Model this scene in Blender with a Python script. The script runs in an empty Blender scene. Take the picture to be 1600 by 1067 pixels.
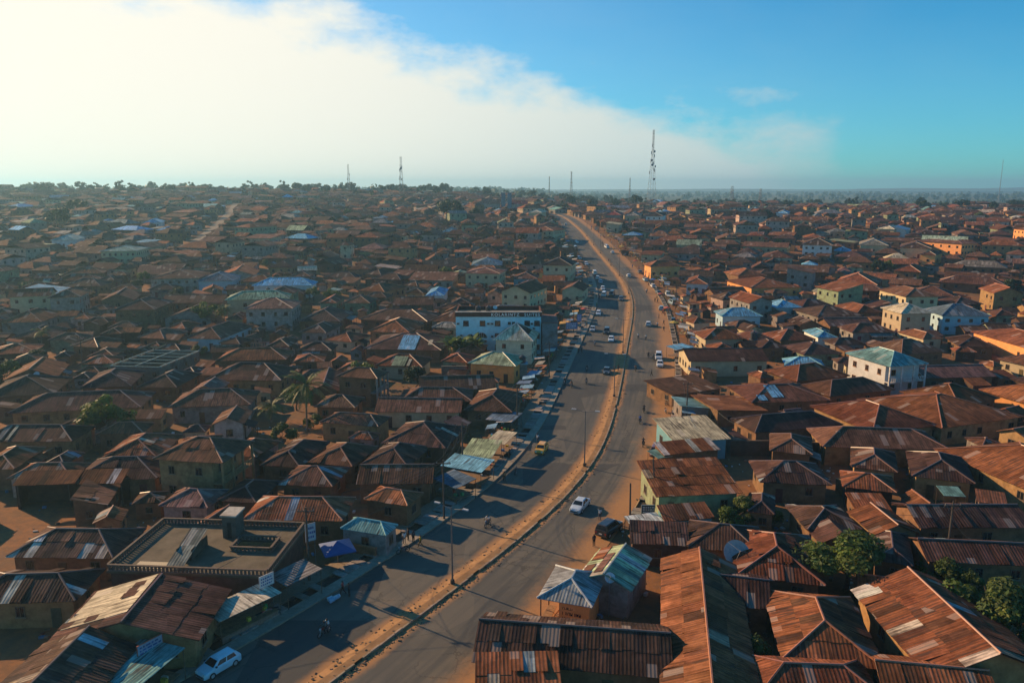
import bpy, bmesh, math, random
import numpy as np
from mathutils import Vector, Matrix

random.seed(7)
RNG = random.Random(11)
SC = bpy.context.scene
COL = SC.collection
R = math.radians

# ------------------------------------------------------------------ camera
FPX, HZ, CX, CY, HC = 1200.0, 292.0, 800.0, 533.5, 44.0
PITCH = math.atan((CY - HZ) / FPX)
CP, SP = math.cos(PITCH), math.sin(PITCH)
cam_d = bpy.data.cameras.new('camera')
cam = bpy.data.objects.new('camera', cam_d)
COL.objects.link(cam)
cam.location = (0, 0, HC)
cam.rotation_euler = (math.pi / 2 - PITCH, 0, 0)
cam_d.sensor_width = 36.0
cam_d.lens = FPX / 1600 * 36
cam_d.clip_start = 0.5
cam_d.clip_end = 30000
SC.camera = cam

# ------------------------------------------------------------------ light and sky
SUN_AZ, SUN_EL = R(-56), R(21.3)          # azimuth from +Y, positive towards +X
SUND = Vector((math.sin(SUN_AZ) * math.cos(SUN_EL), math.cos(SUN_AZ) * math.cos(SUN_EL), math.sin(SUN_EL)))
sl = bpy.data.lights.new('sun', 'SUN')
sl.energy = 5.0
sl.angle = R(0.6)
sl.color = (1.0, 0.66, 0.36)
so = bpy.data.objects.new('sun', sl)
COL.objects.link(so)
so.rotation_euler = SUND.to_track_quat('Z', 'Y').to_euler()
so.location = (-200, 100, 200)


def pdir(px, py):
    dx, dy = px - CX, py - CY
    return Vector((dx, FPX * CP - dy * SP, -(FPX * SP + dy * CP))).normalized()


W = bpy.data.worlds.new('World')
SC.world = W
W.use_nodes = True
nt = W.node_tree
nt.nodes.clear()


def N(nt, typ, **kw):
    n = nt.nodes.new(typ)
    for k, v in kw.items():
        if k == 'ins':
            for i, val in v.items():
                n.inputs[i].default_value = val
        else:
            setattr(n, k, v)
    return n


def math_(nt, op, a, b=None, c=None, clamp=False):
    n = nt.nodes.new('ShaderNodeMath')
    n.operation = op
    n.use_clamp = clamp
    for i, x in enumerate((a, b, c)):
        if x is None:
            continue
        if isinstance(x, (int, float)):
            n.inputs[i].default_value = x
        else:
            nt.links.new(x, n.inputs[i])
    return n.outputs[0]


def mix_(nt, f, a, b, blend='MIX'):
    n = nt.nodes.new('ShaderNodeMix')
    n.data_type = 'RGBA'
    n.blend_type = blend
    for i, x in ((0, f), (6, a), (7, b)):
        if isinstance(x, (int, float)):
            n.inputs[i].default_value = x
        elif isinstance(x, tuple):
            n.inputs[i].default_value = x if len(x) == 4 else (*x, 1)
        else:
            nt.links.new(x, n.inputs[i])
    return n.outputs[2]


def mrange(nt, v, a, b, c=0.0, d=1.0, smooth=True):
    n = nt.nodes.new('ShaderNodeMapRange')
    n.interpolation_type = 'SMOOTHSTEP' if smooth else 'LINEAR'
    nt.links.new(v, n.inputs[0])
    for i, x in zip((1, 2, 3, 4), (a, b, c, d)):
        n.inputs[i].default_value = x
    return n.outputs[0]


sky = N(nt, 'ShaderNodeTexSky', sky_type='NISHITA', sun_disc=False, sun_elevation=SUN_EL, sun_rotation=SUN_AZ,
        altitude=200, air_density=1.0, dust_density=0.1, ozone_density=4.5)
tc = N(nt, 'ShaderNodeTexCoord')
d1, d2 = pdir(400, 5), pdir(1200, 205)
NN = d1.cross(d2).normalized()
if NN.dot(pdir(300, 200)) < 0:
    NN = -NN
dt = N(nt, 'ShaderNodeVectorMath', operation='DOT_PRODUCT')
nt.links.new(tc.outputs['Generated'], dt.inputs[0])
dt.inputs[1].default_value = NN
mp = N(nt, 'ShaderNodeMapping')
mp.inputs['Scale'].default_value = (1, 1, 2.2)
nt.links.new(tc.outputs['Generated'], mp.inputs[0])
nz = N(nt, 'ShaderNodeTexNoise', ins={'Scale': 9.0, 'Detail': 12.0, 'Roughness': 0.64})
nt.links.new(mp.outputs[0], nz.inputs['Vector'])
nz2 = N(nt, 'ShaderNodeTexNoise', ins={'Scale': 2.2, 'Detail': 3.0})
nt.links.new(mp.outputs[0], nz2.inputs['Vector'])
e1 = math_(nt, 'MULTIPLY_ADD', nz.outputs[0], 0.13, -0.065)
e2 = math_(nt, 'MULTIPLY_ADD', nz2.outputs[0], 0.14, -0.07)
edge = math_(nt, 'ADD', dt.outputs['Value'], math_(nt, 'ADD', e1, e2))
cmask = mrange(nt, edge, -0.035, 0.04, 0.0, 0.96)
hr_ = pdir(1285, 292)
N2 = Vector((-hr_.y, hr_.x, 0)).normalized()
dt2 = N(nt, 'ShaderNodeVectorMath', operation='DOT_PRODUCT')
nt.links.new(tc.outputs['Generated'], dt2.inputs[0])
dt2.inputs[1].default_value = N2
edge2 = math_(nt, 'ADD', dt2.outputs['Value'], math_(nt, 'ADD', e1, e2))
cmask = math_(nt, 'MINIMUM', cmask, mrange(nt, edge2, -0.05, 0.09, 0.0, 0.96))
cwide = mrange(nt, edge, -0.28, 0.05, 0.0, 0.15)
cmask = math_(nt, 'MAXIMUM', cmask, cwide)
ds = N(nt, 'ShaderNodeVectorMath', operation='DOT_PRODUCT')
nt.links.new(tc.outputs['Generated'], ds.inputs[0])
ds.inputs[1].default_value = SUND
glow = mrange(nt, ds.outputs['Value'], 0.12, 0.92)
ccol = mix_(nt, glow, (5.2, 6.4, 6.5, 1), (10.6, 9.9, 8.4, 1))
skyt = mix_(nt, 1.0, sky.outputs[0], (0.27, 1.16, 1.36, 1), 'MULTIPLY')
skym = mix_(nt, cmask, skyt, ccol)
bg = N(nt, 'ShaderNodeBackground', ins={'Strength': 0.067})
nt.links.new(skym, bg.inputs[0])
wo = N(nt, 'ShaderNodeOutputWorld')
nt.links.new(bg.outputs[0], wo.inputs[0])

SC.view_settings.view_transform = 'Standard'
SC.view_settings.look = 'None'
SC.view_settings.exposure = 0.62
SC.view_settings.gamma = 1.0
SC.view_settings.use_curve_mapping = False
SC.render.engine = 'CYCLES'
SC.cycles.max_bounces = 4
SC.cycles.diffuse_bounces = 2
SC.cycles.glossy_bounces = 2
SC.cycles.transmission_bounces = 2
SC.cycles.transparent_max_bounces = 6
SC.cycles.volume_bounces = 0
SC.cycles.use_denoising = True
SC.cycles.sample_clamp_indirect = 4.0
SC.cycles.caustics_reflective = False
SC.cycles.caustics_refractive = False


# ------------------------------------------------------------------ terrain and pixel calibration
def ss(a, b, t):
    t = min(1.0, max(0.0, (t - a) / (b - a)))
    return t * t * (3 - 2 * t)


def T(x, y):
    z = 21 * ss(170, 640, y)
    w = ss(0, 370, 20 - x)
    z += w * 17 * ss(480, 1120, y) - w * 12 * ss(1250, 2200, y)
    w2 = ss(0, 260, 140 - x) * (1 - w)
    z += w2 * 11 * ss(600, 950, y)
    z -= ss(0, 220, x - 60) * 16 * ss(720, 1700, y)
    return z


def pix(px, py, h=0.0):
    """Ground calibration: where the sight line of a picture point meets the level h above the terrain."""
    dx, dy = px - CX, py - CY
    vx, vy, vz = dx / FPX, CP - dy * SP / FPX, -(SP + dy * CP / FPX)
    s = 25.0
    prev = 20.0
    while s < 9000:
        if HC + vz * s < T(vx * s, vy * s) + h:
            a, b = prev, s
            for _ in range(22):
                m = (a + b) / 2
                if HC + vz * m < T(vx * m, vy * m) + h:
                    b = m
                else:
                    a = m
            return vx * b, vy * b
        prev = s
        s = s * 1.03 + 0.5
    return vx * 2000, vy * 2000


def proj(x, y, z):
    z -= HC
    f = y * CP - z * SP
    d = -(y * SP) - z * CP
    return CX + FPX * x / f, CY + FPX * d / f


# ------------------------------------------------------------------ mesh builder
class MB:
    def __init__(s):
        s.v, s.f, s.uv, s.t, s.m = [], [], [], [], []

    def face(s, pts, tint=(1, 1, 1), mat=0, uv=None):
        b = len(s.v)
        s.v.extend(tuple(p) for p in pts)
        n = len(pts)
        s.f.append(tuple(range(b, b + n)))
        s.uv.extend(uv if uv else [(0.0, 0.0)] * n)
        s.t.extend([(tint[0], tint[1], tint[2], 1.0)] * n)
        s.m.append(mat)

    def box(s, x0, y0, z0, x1, y1, z1, tint=(1, 1, 1), mat=0, M=None, bottom=True):
        p = [Vector(q) for q in ((x0, y0, z0), (x1, y0, z0), (x1, y1, z0), (x0, y1, z0), (x0, y0, z1), (x1, y0, z1), (x1, y1, z1), (x0, y1, z1))]
        if M is not None:
            p = [M @ q for q in p]
        fs = [(4, 5, 6, 7), (0, 1, 5, 4), (1, 2, 6, 5), (2, 3, 7, 6), (3, 0, 4, 7)]
        if bottom:
            fs.append((3, 2, 1, 0))
        for f in fs:
            s.face([p[i] for i in f], tint, mat)

    def tube(s, p, q, r0, r1, n=6, tint=(1, 1, 1), mat=0, cap=True):
        p, q = Vector(p), Vector(q)
        d = q - p
        if d.length < 1e-6:
            return
        u = d.orthogonal().normalized()
        w = d.normalized().cross(u)
        a = [p + (u * math.cos(2 * math.pi * i / n) + w * math.sin(2 * math.pi * i / n)) * r0 for i in range(n)]
        b = [q + (u * math.cos(2 * math.pi * i / n) + w * math.sin(2 * math.pi * i / n)) * r1 for i in range(n)]
        for i in range(n):
            j = (i + 1) % n
            s.face([a[i], a[j], b[j], b[i]], tint, mat)
        if cap:
            s.face(b, tint, mat)
            s.face(a[::-1], tint, mat)

    def mesh(s, name, mats, smooth=False):
        me = bpy.data.meshes.new(name)
        me.from_pydata(s.v, [], s.f)
        for m in mats:
            me.materials.append(m)
        if s.f:
            u = me.uv_layers.new(name='UVMap')
            u.data.foreach_set('uv', np.array(s.uv, dtype=np.float32).ravel())
            a = me.color_attributes.new('tint', 'FLOAT_COLOR', 'CORNER')
            a.data.foreach_set('color', np.array(s.t, dtype=np.float32).ravel())
            if len(mats) > 1:
                me.polygons.foreach_set('material_index', np.array(s.m, dtype=np.int32))
            if smooth:
                bm = bmesh.new()
                bm.from_mesh(me)
                bmesh.ops.remove_doubles(bm, verts=bm.verts, dist=0.0005)
                bm.to_mesh(me)
                bm.free()
                me.polygons.foreach_set('use_smooth', np.ones(len(me.polygons), dtype=bool))
        return me

    def build(s, name, mats, parent=None, loc=(0, 0, 0), rz=0.0, smooth=False):
        return link(name, s.mesh(name, mats if isinstance(mats, (list, tuple)) else [mats], smooth), parent, loc, rz)


def link(name, me, parent=None, loc=(0, 0, 0), rz=0.0, color=None, scale=None):
    o = bpy.data.objects.new(name, me)
    COL.objects.link(o)
    o.location = loc
    if rz:
        o.rotation_euler = (0, 0, rz)
    if parent is not None:
        o.parent = parent
    if color is not None:
        o.color = (*color, 1)
    if scale is not None:
        o.scale = scale
    return o


def tag(o, label=None, cat=None, group=None, kind=None):
    if label:
        o['label'] = label
    if cat:
        o['category'] = cat
    if group:
        o['group'] = group
    if kind:
        o['kind'] = kind
    return o


def thing(name, label, cat, loc, rz=0.0, group=None):
    return tag(link(name, None, None, loc, rz), label, cat, group)


def copy_tree(o, parent=None, color=None):
    c = o.copy()
    COL.objects.link(c)
    c.parent = parent
    if color is not None and c.name.startswith('body'):
        c.color = (*color, 1)
    for ch in o.children:
        copy_tree(ch, c, color)
    return c


# ------------------------------------------------------------------ materials
def newmat(name):
    m = bpy.data.materials.new(name)
    m.use_nodes = True
    t = m.node_tree
    b = t.nodes['Principled BSDF']
    return m, t, b


def base_color(t):
    a = N(t, 'ShaderNodeAttribute', attribute_name='tint')
    o = N(t, 'ShaderNodeObjectInfo')
    return mix_(t, 1.0, a.outputs['Color'], o.outputs['Color'], 'MULTIPLY')


def generic(name, rough=0.8, nscale=1.5, namp=0.35, bump=0.0, metal=0.0, spec=0.3, dirt=None):
    m, t, b = newmat(name)
    c = base_color(t)
    g = N(t, 'ShaderNodeNewGeometry')
    if namp:
        n = N(t, 'ShaderNodeTexNoise', ins={'Scale': nscale, 'Detail': 5.0, 'Roughness': 0.65})
        t.links.new(g.outputs['Position'], n.inputs['Vector'])
        f = mrange(t, n.outputs[0], 0.3, 0.7, 1 - namp, 1 + namp * 0.5, False)
        vm = N(t, 'ShaderNodeVectorMath', operation='SCALE')
        t.links.new(c, vm.inputs[0])
        t.links.new(f, vm.inputs['Scale'])
        c = vm.outputs[0]
        if dirt:
            n2 = N(t, 'ShaderNodeTexNoise', ins={'Scale': 0.45, 'Detail': 6.0, 'Roughness': 0.7})
            t.links.new(g.outputs['Position'], n2.inputs['Vector'])
            c = mix_(t, mrange(t, n2.outputs[0], 0.48, 0.7, 0.0, dirt[1]), c, dirt[0])
        if bump:
            bp = N(t, 'ShaderNodeBump', ins={'Strength': bump, 'Distance': 0.03})
            t.links.new(n.outputs[0], bp.inputs['Height'])
            t.links.new(bp.outputs[0], b.inputs['Normal'])
    t.links.new(c, b.inputs['Base Color'])
    b.inputs['Roughness'].default_value = rough
    b.inputs['Metallic'].default_value = metal
    b.inputs['Specular IOR Level'].default_value = spec
    return m


def roof_material():
    m, t, b = newmat('corrugated_roof')
    c = base_color(t)
    uv = N(t, 'ShaderNodeUVMap', uv_map='UVMap')
    sep = N(t, 'ShaderNodeSeparateXYZ')
    t.links.new(uv.outputs[0], sep.inputs[0])
    u, v = sep.outputs[0], sep.outputs[1]
    # sheet cells: each corrugated sheet has aged differently
    col_i = math_(t, 'FLOOR', math_(t, 'DIVIDE', u, 0.85))
    wn0 = N(t, 'ShaderNodeTexWhiteNoise', noise_dimensions='1D')
    t.links.new(col_i, wn0.inputs['W'])
    row_i = math_(t, 'FLOOR', math_(t, 'ADD', math_(t, 'DIVIDE', v, 2.6), math_(t, 'MULTIPLY', wn0.outputs[0], 0.4)))
    cmb = N(t, 'ShaderNodeCombineXYZ')
    t.links.new(col_i, cmb.inputs[0])
    t.links.new(row_i, cmb.inputs[1])
    wn = N(t, 'ShaderNodeTexWhiteNoise', noise_dimensions='2D')
    t.links.new(cmb.outputs[0], wn.inputs['Vector'])
    sheet = mrange(t, wn.outputs[0], 0.0, 1.0, 0.78, 1.2, False)
    # streaks down the slope
    cs = N(t, 'ShaderNodeCombineXYZ')
    t.links.new(math_(t, 'MULTIPLY', u, 3.2), cs.inputs[0])
    t.links.new(math_(t, 'MULTIPLY', v, 0.28), cs.inputs[1])
    st = N(t, 'ShaderNodeTexNoise', ins={'Scale': 1.0, 'Detail': 4.0, 'Roughness': 0.6})
    t.links.new(cs.outputs[0], st.inputs['Vector'])
    streak = mrange(t, st.outputs[0], 0.3, 0.72, 0.55, 1.45, False)
    g = N(t, 'ShaderNodeNewGeometry')
    bl = N(t, 'ShaderNodeTexNoise', ins={'Scale': 0.16, 'Detail': 4.0, 'Roughness': 0.6})
    t.links.new(g.outputs['Position'], bl.inputs['Vector'])
    bl2 = N(t, 'ShaderNodeTexNoise', ins={'Scale': 0.7, 'Detail': 6.0, 'Roughness': 0.75})
    t.links.new(g.outputs['Position'], bl2.inputs['Vector'])
    blot = math_(t, 'MULTIPLY', mrange(t, bl.outputs[0], 0.3, 0.7, 0.62, 1.32, False), mrange(t, bl2.outputs[0], 0.35, 0.6, 0.62, 1.12, False))
    ph = math_(t, 'SINE', math_(t, 'MULTIPLY', u, 2 * math.pi / 0.34))
    cor = math_(t, 'MULTIPLY_ADD', ph, math_(t, 'MULTIPLY', bl2.outputs[0], 0.2), 0.97)
    k = math_(t, 'MULTIPLY', math_(t, 'MULTIPLY', math_(t, 'MULTIPLY', sheet, streak), blot), cor)
    vm = N(t, 'ShaderNodeVectorMath', operation='SCALE')
    t.links.new(c, vm.inputs[0])
    t.links.new(k, vm.inputs['Scale'])
    soot = mrange(t, st.outputs[0], 0.38, 0.5, 0.75, 0.0)
    soot = math_(t, 'MULTIPLY', soot, mrange(t, bl.outputs[0], 0.42, 0.58))
    vmx = mix_(t, soot, vm.outputs[0], (0.062, 0.042, 0.034, 1))
    # a few sheets bare or replaced, pale streaks of zinc
    pale = mrange(t, wn.outputs[0], 0.955, 0.965, 0.0, 0.35, False)
    c2 = mix_(t, pale, vmx, (0.42, 0.36, 0.31, 1))
    zs = mrange(t, st.outputs[0], 0.66, 0.74, 0.0, 0.35, False)
    c3 = mix_(t, zs, c2, (0.34, 0.22, 0.15, 1))
    t.links.new(c3, b.inputs['Base Color'])
    b.inputs['Roughness'].default_value = 0.9
    b.inputs['Specular IOR Level'].default_value = 0.06
    hh = math_(t, 'ADD', math_(t, 'MULTIPLY', ph, 0.5), math_(t, 'MULTIPLY', st.outputs[0], 1.2))
    bp = N(t, 'ShaderNodeBump', ins={'Strength': 0.4, 'Distance': 0.05})
    t.links.new(hh, bp.inputs['Height'])
    t.links.new(bp.outputs[0], b.inputs['Normal'])
    return m


def road_material(name, lo, hi, flip_sand):
    """Asphalt with sand lying along its edges. UV.x is metres from the median, UV.y metres along."""
    m, t, b = newmat(name)
    uv = N(t, 'ShaderNodeUVMap', uv_map='UVMap')
    sep = N(t, 'ShaderNodeSeparateXYZ')
    t.links.new(uv.outputs[0], sep.inputs[0])
    g = N(t, 'ShaderNodeNewGeometry')
    n1 = N(t, 'ShaderNodeTexNoise', ins={'Scale': 0.11, 'Detail': 6.0, 'Roughness': 0.65})
    n2 = N(t, 'ShaderNodeTexNoise', ins={'Scale': 1.6, 'Detail': 6.0, 'Roughness': 0.7})
    n3 = N(t, 'ShaderNodeTexNoise', ins={'Scale': 14.0, 'Detail': 3.0})
    for n in (n1, n2, n3):
        t.links.new(g.outputs['Position'], n.inputs['Vector'])
    cs = N(t, 'ShaderNodeCombineXYZ')
    t.links.new(math_(t, 'MULTIPLY', sep.outputs[0], 1.1), cs.inputs[0])
    t.links.new(math_(t, 'MULTIPLY', sep.outputs[1], 0.05), cs.inputs[1])
    lane = N(t, 'ShaderNodeTexNoise', ins={'Scale': 1.0, 'Detail': 3.0})
    t.links.new(cs.outputs[0], lane.inputs['Vector'])
    asp = mix_(t, mrange(t, n1.outputs[0], 0.35, 0.65), (0.105, 0.098, 0.082, 1), (0.145, 0.128, 0.098, 1))
    asp = mix_(t, mrange(t, lane.outputs[0], 0.42, 0.62, 0.0, 0.8), asp, (0.074, 0.074, 0.067, 1))
    asp = mix_(t, mrange(t, n3.outputs[0], 0.3, 0.7, 0.0, 0.25, False), asp, (0.05, 0.05, 0.05, 1))
    vo = N(t, 'ShaderNodeTexVoronoi', ins={'Scale': 0.10, 'Randomness': 1.0})
    vo.distance = 'CHEBYCHEV'
    t.links.new(g.outputs['Position'], vo.inputs['Vector'])
    sv = N(t, 'ShaderNodeSeparateColor')
    t.links.new(vo.outputs['Color'], sv.inputs[0])
    asp = mix_(t, mrange(t, sv.outputs[0], 0.78, 0.8, 0.0, 0.75, False), asp, (0.055, 0.055, 0.052, 1))
    asp = mix_(t, mrange(t, sv.outputs[1], 0.8, 0.82, 0.0, 0.4, False), asp, (0.15, 0.13, 0.10, 1))
    ve = N(t, 'ShaderNodeTexVoronoi', ins={'Scale': 0.33, 'Randomness': 1.0})
    ve.feature = 'DISTANCE_TO_EDGE'
    wv = N(t, 'ShaderNodeVectorMath', operation='ADD')
    t.links.new(g.outputs['Position'], wv.inputs[0])
    t.links.new(n2.outputs['Color'], wv.inputs[1])
    t.links.new(wv.outputs[0], ve.inputs['Vector'])
    ck = math_(t, 'MULTIPLY', mrange(t, ve.outputs['Distance'], 0.0, 0.03, 0.6, 0.0, False), mrange(t, n1.outputs[0], 0.45, 0.55))
    asp = mix_(t, ck, asp, (0.03, 0.028, 0.025, 1))
    sand = mix_(t, n2.outputs[0], (0.44, 0.22, 0.085, 1), (0.35, 0.175, 0.068, 1))
    w = math_(t, 'ADD', math_(t, 'MULTIPLY_ADD', n1.outputs[0], 3.4, -1.7), math_(t, 'MULTIPLY_ADD', n2.outputs[0], 1.4, -0.7))
    d = math_(t, 'ADD', sep.outputs[0], w)
    f_in = mrange(t, math_(t, 'ADD', sep.outputs[0], math_(t, 'MULTIPLY', w, 0.45)), lo[0], lo[1], 1.0, 0.0)
    f_out = mrange(t, d, hi[0], hi[1], 0.0, 1.0)
    pf = mrange(t, n1.outputs[0], 0.60, 0.78, 0.0, 0.55)
    f = math_(t, 'MAXIMUM', math_(t, 'MAXIMUM', f_in, f_out), pf, clamp=True)
    f = math_(t, 'MULTIPLY', f, mrange(t, n2.outputs[0], 0.3, 0.6, 0.7, 0.97, False))
    t.links.new(mix_(t, f, asp, sand), b.inputs['Base Color'])
    b.inputs['Roughness'].default_value = 0.85
    b.inputs['Specular IOR Level'].default_value = 0.2
    bp = N(t, 'ShaderNodeBump', ins={'Strength': 0.3, 'Distance': 0.02})
    t.links.new(n3.outputs[0], bp.inputs['Height'])
    t.links.new(bp.outputs[0], b.inputs['Normal'])
    return m


def ground_material():
    m, t, b = newmat('red_earth')
    g = N(t, 'ShaderNodeNewGeometry')
    n1 = N(t, 'ShaderNodeTexNoise', ins={'Scale': 0.06, 'Detail': 8.0, 'Roughness': 0.65})
    n2 = N(t, 'ShaderNodeTexNoise', ins={'Scale': 0.9, 'Detail': 6.0, 'Roughness': 0.7})
    n3 = N(t, 'ShaderNodeTexNoise', ins={'Scale': 0.012, 'Detail': 5.0})
    for n in (n1, n2, n3):
        t.links.new(g.outputs['Position'], n.inputs['Vector'])
    c = mix_(t, mrange(t, n1.outputs[0], 0.38, 0.62), (0.30, 0.13, 0.05, 1), (0.20, 0.11, 0.055, 1))
    c = mix_(t, mrange(t, n2.outputs[0], 0.35, 0.65, 0.0, 0.6), c, (0.13, 0.08, 0.05, 1))
    sp = N(t, 'ShaderNodeSeparateXYZ')
    t.links.new(g.outputs['Position'], sp.inputs[0])
    far = mrange(t, sp.outputs[1], 750, 1500)
    veg = mix_(t, mrange(t, n3.outputs[0], 0.4, 0.6), (0.05, 0.075, 0.03, 1), (0.13, 0.10, 0.05, 1))
    c = mix_(t, far, c, veg)
    gr = mrange(t, n1.outputs[0], 0.58, 0.66, 0.0, 0.7)
    c = mix_(t, math_(t, 'MULTIPLY', gr, mrange(t, n2.outputs[0], 0.4, 0.6)), c, (0.06, 0.075, 0.025, 1))
    t.links.new(c, b.inputs['Base Color'])
    b.inputs['Roughness'].default_value = 0.95
    b.inputs['Specular IOR Level'].default_value = 0.1
    bp = N(t, 'ShaderNodeBump', ins={'Strength': 0.5, 'Distance': 0.1})
    t.links.new(n2.outputs[0], bp.inputs['Height'])
    t.links.new(bp.outputs[0], b.inputs['Normal'])
    return m


def leaf_material():
    m, t, b = newmat('leaf')
    c = base_color(t)
    t.links.new(c, b.inputs['Base Color'])
    b.inputs['Roughness'].default_value = 0.6
    b.inputs['Specular IOR Level'].default_value = 0.25
    tr = N(t, 'ShaderNodeBsdfTranslucent')
    t.links.new(c, tr.inputs[0])
    mx = N(t, 'ShaderNodeMixShader', ins={0: 0.3})
    t.links.new(b.outputs[0], mx.inputs[1])
    t.links.new(tr.outputs[0], mx.inputs[2])
    t.links.new(mx.outputs[0], t.nodes['Material Output'].inputs[0])
    return m


def glass_material():
    m, t, b = newmat('dark_glass')
    b.inputs['Base Color'].default_value = (0.012, 0.015, 0.018, 1)
    b.inputs['Roughness'].default_value = 0.12
    b.inputs['Specular IOR Level'].default_value = 0.6
    return m


def paint_material():
    m, t, b = newmat('car_paint')
    c = base_color(t)
    g = N(t, 'ShaderNodeNewGeometry')
    n = N(t, 'ShaderNodeTexNoise', ins={'Scale': 1.3, 'Detail': 4.0})
    t.links.new(g.outputs['Position'], n.inputs['Vector'])
    c = mix_(t, mrange(t, n.outputs[0], 0.45, 0.75, 0.0, 0.22), c, (0.3, 0.2, 0.12, 1))
    t.links.new(c, b.inputs['Base Color'])
    b.inputs['Roughness'].default_value = 0.32
    b.inputs['Coat Weight'].default_value = 0.4
    b.inputs['Coat Roughness'].default_value = 0.1
    return m


ROOF = roof_material()
WALL = generic('plaster_wall', 0.9, 1.1, 0.35, 0.2, spec=0.1, dirt=((0.10, 0.055, 0.03, 1), 0.65))
CLEAN = generic('painted_wall', 0.85, 0.8, 0.2, 0.1, spec=0.15)
WOOD = generic('timber', 0.85, 3.0, 0.4)
METAL = generic('painted_metal', 0.45, 2.5, 0.25, spec=0.5)
CONC = generic('concrete', 0.9, 2.2, 0.3, 0.2, dirt=((0.2, 0.12, 0.06, 1), 0.5))
FLATROOF = generic('weathered_slab', 0.9, 0.5, 0.5, 0.2, dirt=((0.09, 0.075, 0.045, 1), 0.75))
TARP = generic('tarpaulin', 0.6, 1.2, 0.2)
CLOTH = generic('cloth', 0.9, 8.0, 0.2)
SKIN = generic('skin', 0.6, 8.0, 0.1)
RUBBER = generic('rubber', 0.8, 8.0, 0.2)
BARK = generic('bark', 0.95, 4.0, 0.45, 0.5)
STONE = generic('stone', 0.9, 2.0, 0.4, 0.3)
SANDM = generic('loose_sand', 0.95, 0.8, 0.3, 0.3, spec=0.1, dirt=((0.2, 0.12, 0.07, 1), 0.5))
GLASS = glass_material()
PAINT = paint_material()
LEAF = leaf_material()
GROUND = ground_material()
RCOL = {
    'r': (0.225, 0.082, 0.038), 'b': (0.140, 0.066, 0.041), 'd': (0.088, 0.047, 0.035), 'g': (0.22, 0.205, 0.18), 't': (0.16, 0.31, 0.30),
    'k': (0.16, 0.38, 0.55), 'c': (0.55, 0.47, 0.32), 'n': (0.34, 0.40, 0.24), 'u': (0.10, 0.155, 0.20), 'x': (0.045, 0.036, 0.034), 'R': (0.32, 0.06, 0.05),
    'p': (0.19, 0.10, 0.08), 'K': (0.27, 0.30, 0.29),
}
WCOL = {
    'o': (0.36, 0.21, 0.095), 'm': (0.21, 0.115, 0.06), 'c': (0.47, 0.38, 0.23), 'w': (0.60, 0.58, 0.54), 'p': (0.46, 0.33, 0.26), 'O': (0.72, 0.32, 0.11), 'P': (0.93, 0.34, 0.09), 'C': (0.66, 0.55, 0.38),
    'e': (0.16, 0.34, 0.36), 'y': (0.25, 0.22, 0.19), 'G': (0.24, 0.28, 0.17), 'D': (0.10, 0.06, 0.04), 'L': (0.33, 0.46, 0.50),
}
RNAME = {'r': 'rust red', 'b': 'brown', 'd': 'dark brown', 'g': 'grey', 't': 'teal', 'k': 'sky blue', 'c': 'pale cream', 'n': 'pale green', 'u': 'slate blue', 'x': 'black',
         'R': 'red', 'p': 'pinkish brown', 'K': 'grey'}


def jit(c, a=0.18, rng=RNG):
    k = 1 + rng.uniform(-a, a)
    return tuple(max(0.004, x * k * (1 + rng.uniform(-a, a) * 0.25)) for x in c)


# ------------------------------------------------------------------ ground and road
def smooth_line(pts):
    w = [pix(*p) for p in pts]
    w.sort(key=lambda q: q[1])
    x0, y0 = w[0]
    x1, y1 = w[1]
    w.insert(0, (x0 - (x1 - x0) * 34 / (y1 - y0), y0 - 34))
    ys = np.arange(30.0, 570.0, 2.0)
    xs = np.interp(ys, [q[1] for q in w], [q[0] for q in w])
    for _ in range(3):
        pad = np.concatenate([2 * xs[0] - xs[7:0:-1], xs, 2 * xs[-1] - xs[-2:-9:-1]])
        xs = np.convolve(pad, np.ones(15) / 15, 'valid')
    return ys, xs


MED = [(500, 1067), (690, 925), (840, 822), (920, 740), (945, 680), (965, 600), (975, 540), (984, 500), (987, 470), (976, 442), (960, 422), (932, 390), (914, 366), (890, 345)]
LED = [(290, 1067), (400, 1008), (518, 935), (615, 871), (656, 845), (735, 794), (800, 742), (850, 667), (882, 594), (904, 545), (925, 501), (937, 467), (930, 435), (906, 397), (889, 372), (875, 347)]
RED = [(720, 1067), (800, 971), (925, 838), (962, 792), (990, 740), (1015, 680), (1030, 620), (1035, 560), (1030, 520), (1025, 480), (1010, 455), (990, 425), (965, 400), (945, 380), (925, 362), (905, 346)]
YS, XM = smooth_line(MED)
_, XL = smooth_line(LED)
_, XR = smooth_line(RED)
# the road runs on beyond the crest
ext = np.arange(570.0, 680.0, 2.0)


def extend(xs):
    k = (xs[-1] - xs[-20]) / 38.0
    return np.concatenate([xs, xs[-1] + (ext - 568) * min(k, 0.0) - (ext - 568) ** 2 * 0.0003])


XM, XL, XR = extend(XM), extend(XL), extend(XR)
YS = np.concatenate([YS, ext])
xm = lambda y: float(np.interp(y, YS, XM))
xl = lambda y: float(np.interp(y, YS, XL))
xr = lambda y: float(np.interp(y, YS, XR))


def normals(ys, xs):
    tx = np.gradient(xs)
    ty = np.gradient(ys)
    l = np.hypot(tx, ty)
    return ty / l, -tx / l           # right-hand normal


def offs(ys, xs, d):
    nx, ny = normals(ys, xs)
    return list(zip(xs + nx * d, ys + ny * d))


def road_dir(y):
    return math.atan2(xm(y + 3) - xm(y - 3), 6.0)      # angle from +Y towards +X


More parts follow.
